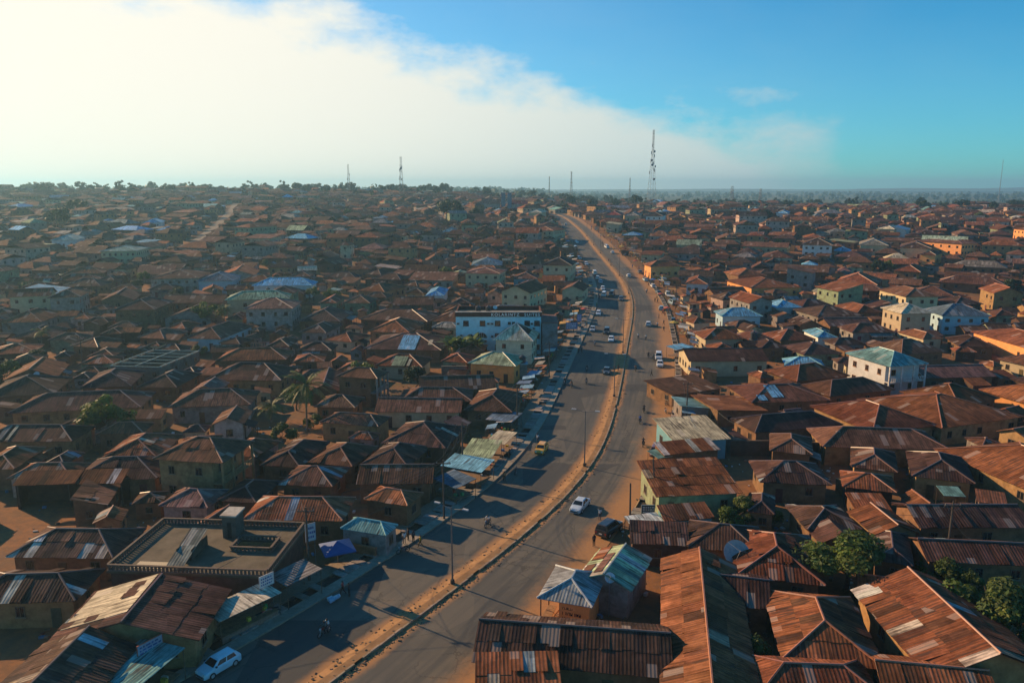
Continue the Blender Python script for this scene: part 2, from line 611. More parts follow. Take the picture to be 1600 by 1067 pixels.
def strip(lines, zs, us, mb, tints, mat=0):
    """Sheet between successive lines of points; zs height above the terrain per line."""
    along = 0.0
    n = len(lines[0])
    for i in range(n - 1):
        a0, a1 = lines[0][i], lines[0][i + 1]
        st = math.hypot(a1[0] - a0[0], a1[1] - a0[1])
        for k in range(len(lines) - 1):
            q = [lines[k][i], lines[k + 1][i], lines[k + 1][i + 1], lines[k][i + 1]]
            zz = [zs[k], zs[k + 1], zs[k + 1], zs[k]]
            uu = [us[k], us[k + 1], us[k + 1], us[k]]
            vv = [along, along, along + st, along + st]
            mb.face([(p[0], p[1], T(*p) + z) for p, z in zip(q, zz)], tints[k], mat, list(zip(uu, vv)))
        along += st


gx = sorted(set([-7000, -5200, -4000, -3000, -2400, -1800, -1400, -1100] + list(range(-900, 901, 30)) + [1100, 1400, 1800, 2400, 3000, 4000, 5200, 7000]))
gy = [-400, -150, 0, 40, 80, 120, 150] + list(range(160, 660, 6)) + list(range(660, 1300, 20)) + [1400, 1600, 1900, 2300, 2800, 3500, 4500, 6000, 8000]
verts = [(x, y, T(x, y)) for y in gy for x in gx]
nx_ = len(gx)
faces = [(j * nx_ + i, j * nx_ + i + 1, (j + 1) * nx_ + i + 1, (j + 1) * nx_ + i) for j in range(len(gy) - 1) for i in range(nx_ - 1)]
me = bpy.data.meshes.new('ground')
me.from_pydata(verts, [], faces)
me.polygons.foreach_set('use_smooth', np.ones(len(me.polygons), dtype=bool))
me.materials.append(GROUND)
tag(link('ground', me), 'red earth ground the whole town stands on', 'ground', kind='structure')

MH = 0.92         # half width of the median
lineL = list(zip(XL, YS))
lineR = list(zip(XR, YS))
mL = offs(YS, XM, -MH)
mR = offs(YS, XM, MH)


def between(a, b, k):
    return [(p[0] * (1 - k) + q[0] * k, p[1] * (1 - k) + q[1] * k) for p, q in zip(a, b)]


RL = road_material('asphalt_sandy_median', (0.2, 1.3), (8.7, 10.6), False)
RR = road_material('asphalt_sandy_shoulder', (0.4, 1.3), (6.1, 9.3), True)
mb = MB()
ls = [mL] + [between(mL, lineL, k) for k in (0.25, 0.5, 0.75)] + [lineL]
strip(ls[::-1], [0.035] * 5, [9.0, 6.75, 4.5, 2.25, 0][:5], mb, [(1, 1, 1)] * 4)
tag(mb.build('road_west', RL), 'dusty asphalt carriageway on the hotel side of the median', 'road', kind='structure')
mb = MB()
shR = offs(YS, XR, 3.2)
ls = [mR] + [between(mR, lineR, k) for k in (0.33, 0.66)] + [lineR, shR]
strip(ls, [0.035] * 5, [0, 2.6, 5.2, 7.8, 11.0], mb, [(1, 1, 1)] * 4)
tag(mb.build('road_east', RR), 'asphalt carriageway with a wide orange sand shoulder', 'road', kind='structure')

# median: sand top between kerbs
med = thing('median', 'raised sandy median strip between the two carriageways', 'median', (0, 0, 0))
med['kind'] = 'structure'
mb = MB()
a, b = offs(YS, XM, -MH + 0.2), offs(YS, XM, MH - 0.2)
c = between(a, b, 0.5)
a = offs(YS, XM, -MH - 0.25)
c = offs(YS, XM, -0.1)
strip([a, c, b], [0.03, 0.25, 0.20], [0, 1, 2], mb, [(0.37, 0.205, 0.092)] * 2)
mb.build('sand_bed', SANDM, med)
mb = MB()
for s in (1,):
    a, b = offs(YS, XM, s * MH), offs(YS, XM, s * (MH - 0.205))
    i0 = next(i for i, y in enumerate(YS) if y > 150)
    a, b = a[i0:], b[i0:]
    ls = [a, [(p[0] + 1e-4, p[1]) for p in a], b] if s < 0 else [b, [(p[0], p[1]) for p in a], [(p[0] + 1e-4, p[1]) for p in a]]
    strip(ls, [0.0, 0.22, 0.22] if s < 0 else [0.22, 0.22, 0.0], [0, 1, 2], mb, [(0.33, 0.25, 0.17)] * 2)
mb.build('far_kerb', CONC, med)
ksm = []
for k in range(5):
    q = MB()
    q.box(-0.1, -0.49, -0.1, 0.1, 0.49, 0.23 + 0.015 * k, jit((0.34, 0.26, 0.18), 0.2), 0)
    ksm.append(q.mesh('kerb_stone', [CONC]))
for s in (1,):
    pts = offs(YS, XM, s * (MH - 0.1))
    acc = 0.0
    for (p, q) in zip(pts, pts[1:]):
        if q[1] > 150 or q[1] < 52:
            continue
        d = math.hypot(q[0] - p[0], q[1] - p[1])
        ang = -math.atan2(q[0] - p[0], q[1] - p[1])
        for k in (0.25, 0.75):
            if RNG.random() < 0.05:
                continue
            o = link('kerb_stone', RNG.choice(ksm), med, (p[0] + (q[0] - p[0]) * k + RNG.gauss(0, 0.012), p[1] + (q[1] - p[1]) * k, RNG.uniform(-0.03, 0.01)), ang + RNG.gauss(0, 0.012))
            o.scale = (1, d / 2 * 1.0, 1)
            o.rotation_euler[0] = RNG.gauss(0, 0.01)

# rubble and silt in the gutter beside the median
mb = MB()
for i in range(2600):
    y = 56 + 380 * RNG.random() ** 2.2
    nxx = XM
    th = road_dir(y)
    d = MH + 0.15 + abs(RNG.gauss(0, 0.45))
    if RNG.random() < 0.22:
        d = -(MH + abs(RNG.gauss(0, 0.4)))
    if RNG.random() < 0.14:
        d = RNG.uniform(-MH, MH)
    x = xm(y) + math.cos(th) * d
    yy = y - math.sin(th) * d
    z = T(x, yy) + (0.2 if abs(d) < MH else 0.02)
    s = RNG.uniform(0.03, 0.12) * (1.5 if RNG.random() < 0.07 else 1)
    M = Matrix.Translation((x, yy, z)) @ Matrix.Rotation(RNG.uniform(0, 6.28), 4, 'Z') @ Matrix.Rotation(RNG.uniform(-.5, .5), 4, 'X')
    mb.box(-s, -s * RNG.uniform(.5, 1.2), -s * .4, s, s * RNG.uniform(.5, 1.2), s * RNG.uniform(.3, .8), jit(RNG.choice([(0.10, 0.08, 0.06), (0.2, 0.14, 0.09), (0.28, 0.18, 0.1), (0.05, 0.045, 0.04)]), 0.3), 0, M, bottom=False)
tag(mb.build('rubble', STONE), 'loose stones and silt lying along the median kerb', 'rubble', kind='stuff')

# pavement with covered drain on the hotel side, and an earth drain on the other side
pav = thing('pavement', 'raised concrete pavement and covered drain along the hotel side', 'pavement', (0, 0, 0))
pav['kind'] = 'structure'
mb = MB()
i1 = next(i for i, y in enumerate(YS) if y > 340)
o0, o1, o2, o3, o4 = [offs(YS[:i1], XL[:i1], d) for d in (0.0, -1.5, -1.52, -2.95, -2.97)]
tc_ = (0.30, 0.26, 0.20)
strip([o1, o0], [0.22, 0.22], [0, 1], mb, [tc_])
strip([o0, [(p[0] + 1e-4, p[1]) for p in o0]], [0.22, 0.0], [0, 1], mb, [(0.27, 0.22, 0.16)])
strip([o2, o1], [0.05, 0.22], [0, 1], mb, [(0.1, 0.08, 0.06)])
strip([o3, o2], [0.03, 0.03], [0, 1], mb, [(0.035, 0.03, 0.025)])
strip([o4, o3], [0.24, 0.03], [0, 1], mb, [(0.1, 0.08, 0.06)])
strip([offs(YS[:i1], XL[:i1], -5.2), o4], [0.1, 0.24], [0, 1], mb, [(0.25, 0.19, 0.13)])
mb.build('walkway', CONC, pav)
slab = []
for k in range(4):
    q = MB()
    q.box(-0.86, -0.5, -0.05, 0.86, 0.5, 0.07, jit((0.30, 0.27, 0.22), 0.25), 0)
    slab.append(q.mesh('drain_slab', [CONC]))
y = 58.0
while y < 330:
    th = math.atan2(xl(y + 3) - xl(y - 3), 6.0)
    run = RNG.choice([1, 1, 2, 3, 1, 4])
    for k in range(run):
        x = xl(y) - math.cos(th) * 2.24
        yy = y + math.sin(th) * 2.24
        o = link('drain_slab', RNG.choice(slab), pav, (x, yy, T(x, yy) + 0.27 + RNG.uniform(-.01, .03)), -th + RNG.gauss(0, 0.02))
        o.scale = (1, RNG.uniform(0.8, 1.05), 1)
        y += 1.08 * math.cos(th)
    y += RNG.choice([0.6, 1.2, 2.0, 2.6, 0.25]) * math.cos(th)

drn = thing('roadside_drain', 'concrete drain with crossing slabs along the sandy shoulder', 'drain', (0, 0, 0))
drn['kind'] = 'structure'
mb = MB()
j0 = next(i for i, y in enumerate(YS) if y > 98)
j1 = next(i for i, y in enumerate(YS) if y > 330)
ya, xa = YS[j0:j1], XR[j0:j1]
q0, q1, q2, q3 = [offs(ya, xa, d) for d in (3.3, 3.5, 4.7, 4.9)]
strip([q0, q1], [0.16, 0.2], [0, 1], mb, [(0.36, 0.24, 0.13)])
strip([[(p[0] - 1e-4, p[1]) for p in q0], q0], [0.0, 0.16], [0, 1], mb, [(0.36, 0.24, 0.13)])
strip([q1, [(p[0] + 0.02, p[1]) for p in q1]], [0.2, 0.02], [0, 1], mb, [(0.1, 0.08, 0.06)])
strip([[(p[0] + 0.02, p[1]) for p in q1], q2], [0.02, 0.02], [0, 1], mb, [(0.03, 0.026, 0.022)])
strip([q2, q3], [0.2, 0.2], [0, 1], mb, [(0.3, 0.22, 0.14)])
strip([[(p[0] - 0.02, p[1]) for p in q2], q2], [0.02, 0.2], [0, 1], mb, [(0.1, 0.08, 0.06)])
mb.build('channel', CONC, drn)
y = 100.0
while y < 328:
    th = math.atan2(xr(y + 3) - xr(y - 3), 6.0)
    for k in range(RNG.choice([1, 2, 1, 2, 3])):
        x = xr(y) + math.cos(th) * 4.1
        yy = y - math.sin(th) * 4.1
        o = link('drain_slab', RNG.choice(slab), drn, (x, yy, T(x, yy) + 0.25 + RNG.uniform(-.01, .03)), -th + RNG.gauss(0, 0.03))
        o.scale = (0.85, RNG.uniform(0.8, 1.05), 1)
        y += 1.1
    y += RNG.choice([0.7, 1.2, 1.8, 2.6])

# the pale side street climbing the far hillside
mb = MB()
sp_ = [pix(*p) for p in [(296, 388), (307, 377), (325, 363), (342, 349), (352, 340), (362, 328), (368, 318)]]
for (p, q) in zip(sp_, sp_[1:]):
    k = 2.8
    for s in range(4):
        a0 = (p[0] + (q[0] - p[0]) * s / 4, p[1] + (q[1] - p[1]) * s / 4)
        a1 = (p[0] + (q[0] - p[0]) * (s + 1) / 4, p[1] + (q[1] - p[1]) * (s + 1) / 4)
        pts = [(a0[0] - k, a0[1]), (a0[0] + k, a0[1]), (a1[0] + k, a1[1]), (a1[0] - k, a1[1])]
        mb.face([(x, y, T(x, y) + 0.12) for x, y in pts], (0.27, 0.21, 0.15))
tag(mb.build('side_street', SANDM), 'pale dirt street climbing the far hillside between brown roofs', 'street', kind='structure')
SIDE = sp_


# ------------------------------------------------------------------ houses
def clip_rect(poly, u0, u1, v0, v1):
    def cl(p, ax, lim, sign):
        out = []
        for i in range(len(p)):
            a, b = p[i], p[(i + 1) % len(p)]
            da, db = sign * (a[ax] - lim), sign * (b[ax] - lim)
            if da <= 0:
                out.append(a)
            if da * db < 0:
                k = da / (da - db)
                out.append((a[0] + (b[0] - a[0]) * k, a[1] + (b[1] - a[1]) * k))
        return out
    for ax, lim, sg in ((0, u0, -1), (0, u1, 1), (1, v0, -1), (1, v1, 1)):
        poly = cl(poly, ax, lim, sg)
        if len(poly) < 3:
            return []
    return poly


def area2(p):
    return abs(sum(p[i][0] * p[(i + 1) % len(p)][1] - p[(i + 1) % len(p)][0] * p[i][1] for i in range(len(p)))) / 2


def roof_planes(L, Wd, typ, rise, ridge, rng):
    a, b = L / 2, Wd / 2
    sw = ridge == 'y'
    if sw:
        a, b = b, a
    m = (lambda x, y, z: Vector((-y, x, z))) if sw else (lambda x, y, z: Vector((x, y, z)))
    r1, r2 = rise * rng.uniform(0.95, 1.03), rise * rng.uniform(0.95, 1.03)
    planes, ridges = [], []
    if typ in 'hg':
        ins = min(b * 0.95, a * 0.97) if typ == 'h' else 0.0
        r = a - ins
        rl, rr = m(-r, 0, r1), m(r, 0, r2)
        c = [m(-a, -b, 0), m(a, -b, 0), m(a, b, 0), m(-a, b, 0)]
        planes = [[c[0], c[1], rr, rl], [c[2], c[3], rl, rr]]
        if typ == 'h':
            planes += [[c[1], c[2], rr], [c[3], c[0], rl]]
            ridges = [(c[0], rl), (c[1], rr), (c[2], rr), (c[3], rl)]
        ridges.append((rl, rr))
    elif typ == 's':
        planes = [[m(-a, -b, 0), m(a, -b, 0), m(a, b, rise), m(-a, b, rise)]]
    elif typ == 'S':
        planes = [[m(a, -b, 0), m(a, b, 0), m(-a, b, rise), m(-a, -b, rise)]]

    def rz(x, y):
        if sw:
            x, y = y, -x
        if typ == 'h':
            ins = min(b * 0.95, a * 0.97)
            return rise * 0.97 * max(0, min((a - abs(x)) / ins, (b - abs(y)) / b, 1))
        if typ == 'g':
            return rise * 0.96 * (b - abs(y)) / b
        if typ == 's':
            return rise * (y + b) / (2 * b)
        if typ == 'S':
            return rise * (a - x) / (2 * a)
        return 0.0
    return planes, ridges, rz


def add_roof(mb, planes, tint, h, rng, th=0.07, M=None):
    uo, vo = rng.uniform(0, 60), rng.uniform(0, 60)
    for pl in planes:
        e = (pl[1] - pl[0]).normalized()
        n = e.cross(pl[2] - pl[1]).normalized()
        s = n.cross(e)
        top = [p + Vector((0, 0, h)) for p in pl]
        bot = [p - Vector((0, 0, th)) for p in top]
        uv = [((p - pl[0]).dot(e) + uo, (p - pl[0]).dot(s) + vo) for p in pl]
        tt = jit(tint, 0.14, rng)
        if M is not None:
            top = [M @ p for p in top]
            bot = [M @ p for p in bot]
        mb.face(top, tt, 0, uv)
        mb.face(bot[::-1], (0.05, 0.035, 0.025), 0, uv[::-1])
        k = len(pl)
        edges = range(k) if k == 4 and len(planes) <= 2 else range(1)
        for i in edges:
            j = (i + 1) % k
            mb.face([bot[i], bot[j], top[j], top[i]], tuple(x * 1.2 for x in tt), 0, [uv[i], uv[j], uv[j], uv[i]])
        uo += 17.3


PALE = [(0.42, 0.36, 0.28), (0.46, 0.43, 0.38), (0.32, 0.26, 0.20), (0.30, 0.22, 0.15), (0.28, 0.34, 0.36)]


def add_sheets(parent, planes, tint, h, rng, patch=0.035):
    for pl in planes:
        e = (pl[1] - pl[0]).normalized()
        n = e.cross(pl[2] - pl[1]).normalized()
        s = n.cross(e)
        poly = [((p - pl[0]).dot(e), (p - pl[0]).dot(s)) for p in pl]
        u1, v1 = max(p[0] for p in poly), max(p[1] for p in poly)
        w = max(1.05, u1 / 16)
        nc = max(1, round(u1 / w))
        w = u1 / nc
        rows = max(1, round(v1 / 2.7))
        rl = v1 / rows
        uo, vo = rng.uniform(0, 40), rng.uniform(0, 40)
        for ci in range(nc):
            vj = rng.uniform(-0.18, 0.18)
            for ri in range(rows):
                lo = ri * rl + (vj if ri else -0.06 - rng.random() * 0.10)
                hi = (ri + 1) * rl + (vj if ri < rows - 1 else 0)
                c = clip_rect(poly, ci * w + 0.008, (ci + 1) * w - 0.008, max(lo, 0), hi)
                if len(c) < 3 or area2(c) < 0.06:
                    continue
                if ri == 0:
                    c = [(p[0], lo if p[1] < 0.001 else p[1]) for p in c]
                z = rng.random()
                if z < patch:
                    tt = jit(rng.choice(PALE), 0.2, rng)
                elif z < patch + 0.13:
                    tt = jit((tint[0] * .5, tint[1] * .62, tint[2] * .75), 0.2, rng)
                elif z < patch + 0.21:
                    tt = jit(tuple(x * 1.25 for x in tint), 0.12, rng)
                else:
                    tt = jit(tint, 0.15, rng)
                lift = rng.uniform(0.02, 0.05) + (rng.uniform(0.05, 0.2) if rng.random() < 0.14 else 0)
                base = rng.uniform(0.012, 0.022)
                tw = rng.gauss(0, 0.012)
                q = MB()

                def P(p, dz=0.0):
                    k = (p[1] - lo) / max(0.1, hi - lo)
                    d = base + lift * (1 - k) + tw * ((p[0] - ci * w) / w - 0.5) + 0.004 * (ci % 2)
                    return pl[0] + e * p[0] + s * p[1] + n * (max(d, 0.006) + dz) + Vector((0, 0, h))
                uv = [(p[0] + uo, p[1] + vo + ri * 11.7) for p in c]
                q.face([P(p) for p in c], tt, 0, uv)
                for i in range(len(c)):
                    j = (i + 1) % len(c)
                    q.face([P(c[i], -0.03), P(c[j], -0.03), P(c[j]), P(c[i])], tuple(x * 0.8 for x in tt), 0, [uv[i], uv[j], uv[j], uv[i]])
                q.build('sheet', ROOF, parent)


def window_meshes():
    f = MB()
    t = (0.15, 0.105, 0.07)
    for x0, z0, x1, z1 in ((-0.5, 0, -0.42, 1.1), (0.42, 0, 0.5, 1.1), (-0.42, 1.02, 0.42, 1.1), (-0.42, 0, 0.42, 0.07), (-0.03, 0.07, 0.03, 1.02)):
        f.box(x0, -0.07, z0, x1, 0.02, z1, t)
    f.box(-0.58, -0.13, -0.08, 0.58, 0.02, -0.003, (0.22, 0.17, 0.12))
    p = MB()
    p.box(-0.42, -0.03, 0.07, 0.42, 0.0, 1.02)
    w2 = MB()
    w2.box(-0.5, -0.05, 0, 0.5, 0.02, 1.1, t, 0)
    w2.face([(-0.42, -0.055, 0.07), (0.42, -0.055, 0.07), (0.42, -0.055, 1.02), (-0.42, -0.055, 1.02)], (1, 1, 1), 1)
    d = MB()
    d.box(-0.5, -0.06, 0, 0.5, 0.02, 2.1, (0.13, 0.07, 0.04))
    d.box(-0.42, -0.075, 0.12, 0.42, -0.055, 1.0, (0.10, 0.05, 0.03))
    d.box(-0.42, -0.075, 1.1, 0.42, -0.055, 1.98, (0.10, 0.05, 0.03))
    return f.mesh('window', [WOOD]), p.mesh('pane', [GLASS]), w2.mesh('window', [WOOD, GLASS]), d.mesh('door', [WOOD])


WIN, PANE, WINFAR, DOOR = window_meshes()
RECTS = []            # placed footprints: (cx, cy, ux, uy, hl, hw)
HOUSES = []           # (x, y, angle)
N_HOUSE = 0


def put_window(parent, x, y, z, ang, near, sc=(1, 1, 1), color=None):
    w = link('window', WIN if near else WINFAR, parent, (x, y, z), ang, color, sc)
    if near:
        link('pane', PANE, w)
    return w


def veranda(root, a, b, h, oh, side, tint, rng, n=None):
    """Open gallery on one side: posts, floor and balustrade."""
    sx = 1 if side == 'R' else -1
    x0, x1 = sx * (a - oh), sx * (a - 0.35)
    y0, y1 = -b + 0.35, b - 0.35
    n = n or max(3, int((y1 - y0) / 2.6))
    q = MB()
    q.box(min(x0, x1), y0, h / 2 - 0.15, max(x0, x1), y1, h / 2, tint)
    q.build('gallery_floor', CONC, root)
    for i in range(n + 1):
        y = y0 + (y1 - y0) * i / n
        q = MB()
        q.box(x1 - 0.14, y - 0.14, -1, x1 + 0.14, y + 0.14, h, tint)
        q.build('post', CONC, root)
    q = MB()
    q.box(x1 - 0.05, y0, h / 2 + 0.85, x1 + 0.05, y1, h / 2 + 0.95, tint)
    k = int((y1 - y0) / 0.45)
    for i in range(k):
        y = y0 + (y1 - y0) * (i + 0.5) / k
        q.box(x1 - 0.04, y - 0.08, h / 2, x1 + 0.04, y + 0.08, h / 2 + 0.85, tint)
    q.build('balustrade', CONC, root)


def make_house(cx, cy, ang, L, Wd, h, rise, typ='h', ridge=None, roof='b', wall='m', label=None, name='house', cat='house', near=True, sheets=False, rng=RNG, opt=None, group=None):
    opt = opt or {}
    gz = T(cx, cy)
    root = thing(name, label or '', cat, (cx, cy, gz), ang, group)
    a, b = L / 2, Wd / 2
    RECTS.append((cx, cy, math.cos(ang), math.sin(ang), a, b))
    ridge = ridge or ('x' if L >= Wd else 'y')
    tint = jit(RCOL[roof], 0.26 if roof in 'rbd' else 0.12, rng)
    wt = jit(WCOL[wall], 0.15, rng)
    oh = opt.get('oh', min(0.6, L * 0.07, Wd * 0.07))
    ohR = opt.get('ohR', oh)
    rise = min(rise, max(0.9, 0.42 * min(L, Wd) * 0.5)) if typ in 'hg' and not opt.get('steep') else rise
    planes, ridges, rz = roof_planes(L, Wd, typ, rise, ridge, rng)
    # walls
    q = MB()
    X0, X1, Y0, Y1 = -a + opt.get('ohL', oh), a - ohR, -b + oh, b - oh
    cs = [(X0, Y0), (X1, Y0), (X1, Y1), (X0, Y1)]
    tp = [h + rz(*c) - 0.09 for c in cs]
    for i in range(4):
        j = (i + 1) % 4
        p, r_ = cs[i], cs[j]
        if typ == 'g':
            mid = ((p[0] + r_[0]) / 2, (p[1] + r_[1]) / 2)
            q.face([(*p, -1.2), (*r_, -1.2), (*r_, tp[j]), (*mid, h + rz(*mid) - 0.09), (*p, tp[i])], wt)
        else:
            q.face([(*p, -1.2), (*r_, -1.2), (*r_, tp[j]), (*p, tp[i])], wt)
    if not opt.get('open'):
        q.build('wall', CLEAN if wall in 'wLOcePC' else WALL, root)
    else:
        q = MB()
        q.box(X0, Y1 - 0.15, -1, X1, Y1, h + 0.1, wt)
        q.box(X0, Y0, -1, X0 + 0.15, Y1 - 0.16, h + 0.05, wt)
        q.build('wall', WALL, root)
        for xx in (X0 + .3, 0, X1):
            q = MB()
            q.box(xx - .07, Y0 - .07, -1, xx + .07, Y0 + .07, h + 0.05, (0.1, 0.07, 0.05))
            q.build('post', WOOD, root)
    # roof
    q = MB()
    add_roof(q, planes, tint, h, rng)
    ro = q.build('roof', ROOF, root)
    if sheets:
        add_sheets(ro, planes, tint, h, rng, opt.get('patch', 0.03))
    capt = tuple(min(0.5, x * 1.5 + 0.02) for x in tint)
    if near and ridges:
        for (p, r_) in ridges:
            q = MB()
            z = Vector((0, 0, h + 0.05))
            q.tube(p + z, r_ + z, 0.11, 0.11, 5, capt)
            q.build('ridge_cap', METAL, ro)
    elif ridges:
        q = MB()
        for (p, r_) in ridges:
            z = Vector((0, 0, h + 0.04))
            q.tube(p + z, r_ + z, 0.12, 0.12, 4, capt, cap=False)
        q.build('ridge_capping', METAL, ro)
    for (fx0, fx1, fv0, fv1, key) in opt.get('patches', ()):
        # replaced sheets laid on the front plane, in fractions of its length and slope
        pl = planes[opt.get('pplane', 0)]
        e = (pl[1] - pl[0])
        Ln = e.length
        e.normalize()
        n = e.cross(pl[2] - pl[1]).normalized()
        s = n.cross(e)
        vm = max((p - pl[0]).dot(s) for p in pl)
        q = MB()
        cc = [(fx0 * Ln, fv0 * vm), (fx1 * Ln, fv0 * vm), (fx1 * Ln, fv1 * vm), (fx0 * Ln, fv1 * vm)]
        pts = [pl[0] + e * u + s * v + n * 0.10 + Vector((0, 0, h)) for u, v in cc]
        q.face(pts, RCOL[key], 0, cc)
        q.face([p - n * 0.03 for p in pts][::-1], RCOL[key], 0, cc[::-1])
        for i in range(4):
            j = (i + 1) % 4
            q.face([pts[i] - n * .03, pts[j] - n * .03, pts[j], pts[i]], RCOL[key])
        q.build('patch_sheet', ROOF, ro)
    if opt.get('wing'):
        sx, ww, wl = opt['wing']
        wc = sx * (a - ww / 2 - 0.2)
        wp, wr, wz = roof_planes(ww, wl, 'g', min(rise, ww * 0.22), 'y', rng)
        off = Vector((wc, -b - wl / 2 + 1.2, 0))
        q = MB()
        add_roof(q, [[p + off for p in pl_] for pl_ in wp], jit(tint, .2, rng), h - 0.25, rng)
        q.build('wing_roof', ROOF, root)
        q = MB()
        q.box(wc - ww / 2 + .5, -b - wl + 1.7, -1.2, wc + ww / 2 - .5, -b + 1.0, h - 0.2, wt, bottom=False)
        yq = -b - wl + 1.7
        q.face([(wc - ww / 2 + .5, yq, h - .2), (wc + ww / 2 - .5, yq, h - .2), (wc, yq, h - .3 + min(rise, ww * .22) * .8)], wt)
        q.build('wing_wall', WALL, root)
        put_window(root, wc, yq, 1.0, 0, near)
    if opt.get('porch'):
        px0, px1, pd = opt['porch']
        q = MB()
        pt = jit(RCOL[rng.choice('rbdgp')], .2, rng)
        add_roof(q, [[Vector((px0, -b - pd, 0)), Vector((px1, -b - pd, 0)), Vector((px1, -b + .5, .75)), Vector((px0, -b + .5, .75))]], pt, h - .95, rng, .05)
        q.build('porch_roof', ROOF, root)
        for xx in (px0 + .2, (px0 + px1) / 2, px1 - .2):
            q = MB()
            q.box(xx - .06, -b - pd + .15, -1, xx + .06, -b - pd + .27, h - .95, (0.12, .08, .05))
            q.build('porch_post', WOOD, root)
    # openings on the sides that face the camera
    if not opt.get('open') and not opt.get('blind'):
        two = h > 5.2
        sides = [(0, -1, 0.0, X0, X1, Y0), (1, 0, math.pi / 2, Y0, Y1, X1), (-1, 0, -math.pi / 2, Y0, Y1, X0)]
        for nx, ny, wa, s0, s1, pos in sides:
            gnx = nx * math.cos(ang) - ny * math.sin(ang)
            gny = nx * math.sin(ang) + ny * math.cos(ang)
            if gnx * -cx + gny * -cy < 0.12 * math.hypot(cx, cy):
                continue
            ln = s1 - s0
            k = max(1, min(6, int(ln / opt.get('wspace', 3.2))))
            dn = rng.randrange(k) if ny == -1 and k > 1 else -1
            for i in range(k):
                c = s0 + ln * (i + 0.5) / k + rng.uniform(-.25, .25)
                loc = (c, pos) if ny else (pos, c)
                for lev in ((0.28, 0.72) if two else (0.5,)):
                    wh = h / 2 if two else h
                    zb = h * lev - 0.45 if two else min(h * 0.5 - 0.3, 1.3)
                    if i == dn and (not two or lev < 0.5):
                        d = link('door', DOOR, root, (loc[0], loc[1], 0.02), wa)
                        d.scale = (1, 1, min(1, (h - 0.3) / 2.2))
                        d.color = (*[rng.uniform(0.6, 1.6) for _ in range(3)], 1)
                        continue
                    if rng.random() < 0.12 and not opt.get('allwin'):
                        continue
                    sx = rng.uniform(0.85, 1.25) * opt.get('wsc', 1)
                    put_window(root, loc[0], loc[1], zb, wa, near, (sx, 1, min(1.1, wh * 0.33) / 1.0), opt.get('wcol'))
    if opt.get('ver'):
        veranda(root, a, b, h, ohR, 'R', jit(WCOL[opt.get('vcol', wall)], 0.1, rng), rng)
    HOUSES.append((cx, cy, ang))
    return root


AUTO = []             # things whose label is found from their neighbours: (object, description, picture x, picture y)


def describe(roof, typ, L, h):
    size = 'small ' if L < 8 else ('long ' if L > 15 else '')
    shape = {'h': 'hip', 'g': 'gable', 's': 'lean-to', 'S': 'lean-to'}[typ]
    return f"{size}{RNAME[roof]} {shape}-roofed {'two-storey house' if h > 5.2 else 'bungalow'}"


def traced(A, B, C, h, rise, typ='h', ridge=None, roof='b', wall='m', label=None, name=None, cat='house', **opt):
    pa, pb, pc = pix(*A, h), pix(*B, h), pix(*C, h)
    ex, ey = pb[0] - pa[0], pb[1] - pa[1]
    L = math.hypot(ex, ey)
    ex, ey = ex / L, ey / L
    nx, ny = -ey, ex
    bx, by = pc[0] - pb[0], pc[1] - pb[1]
    d = bx * nx + by * ny
    # square up the corner: share the error between the two measured sides
    sg = 1 if d > 0 else -1
    W0 = math.hypot(bx, by)
    dev = math.atan2(by * sg, bx * sg) - math.atan2(ny, nx)
    dev = (dev + math.pi) % (2 * math.pi) - math.pi
    if abs(dev) < R(50):
        turn = dev * W0 ** 2 / (W0 ** 2 + L ** 2)
        a0 = math.atan2(ey, ex) + turn
        ex, ey = math.cos(a0), math.sin(a0)
        L = abs((pb[0] - pa[0]) * ex + (pb[1] - pa[1]) * ey)
        nx, ny = -ey, ex
        d = bx * nx + by * ny
    Wd = max(2.2, 0.5 * min(L, 16) if typ in 'hg' else 2.2, min(34, abs(d)))
    cx = (pa[0] + pb[0]) / 2 + nx * sg * Wd / 2
    cy = (pa[1] + pb[1]) / 2 + ny * sg * Wd / 2
    ang = math.atan2(ey, ex)
    if sg < 0:
        ang += math.pi
    near = math.hypot(cx, cy) < 260
    rng = random.Random(int(A[0] * 7 + A[1] * 13))
    mx, my = proj(cx, cy, T(cx, cy) + h + rise * 0.5)
    mx, my = min(1590, max(8, mx)), min(1060, my)
    lab = label or ''
    desc = '' if label else describe(roof, typ, L, h)
    nm = name or ('two_storey_house' if h > 5.2 else 'house')
    o = make_house(cx, cy, ang, L, Wd, h, rise, typ, ridge, roof, wall, lab, nm, cat, near, math.hypot(cx, cy) < 132 and not opt.get('nosheet'), rng, opt, opt.get('group', 'tin-roofed houses of the town'))
    if desc:
        AUTO.append((o, desc, mx, my))
    return o


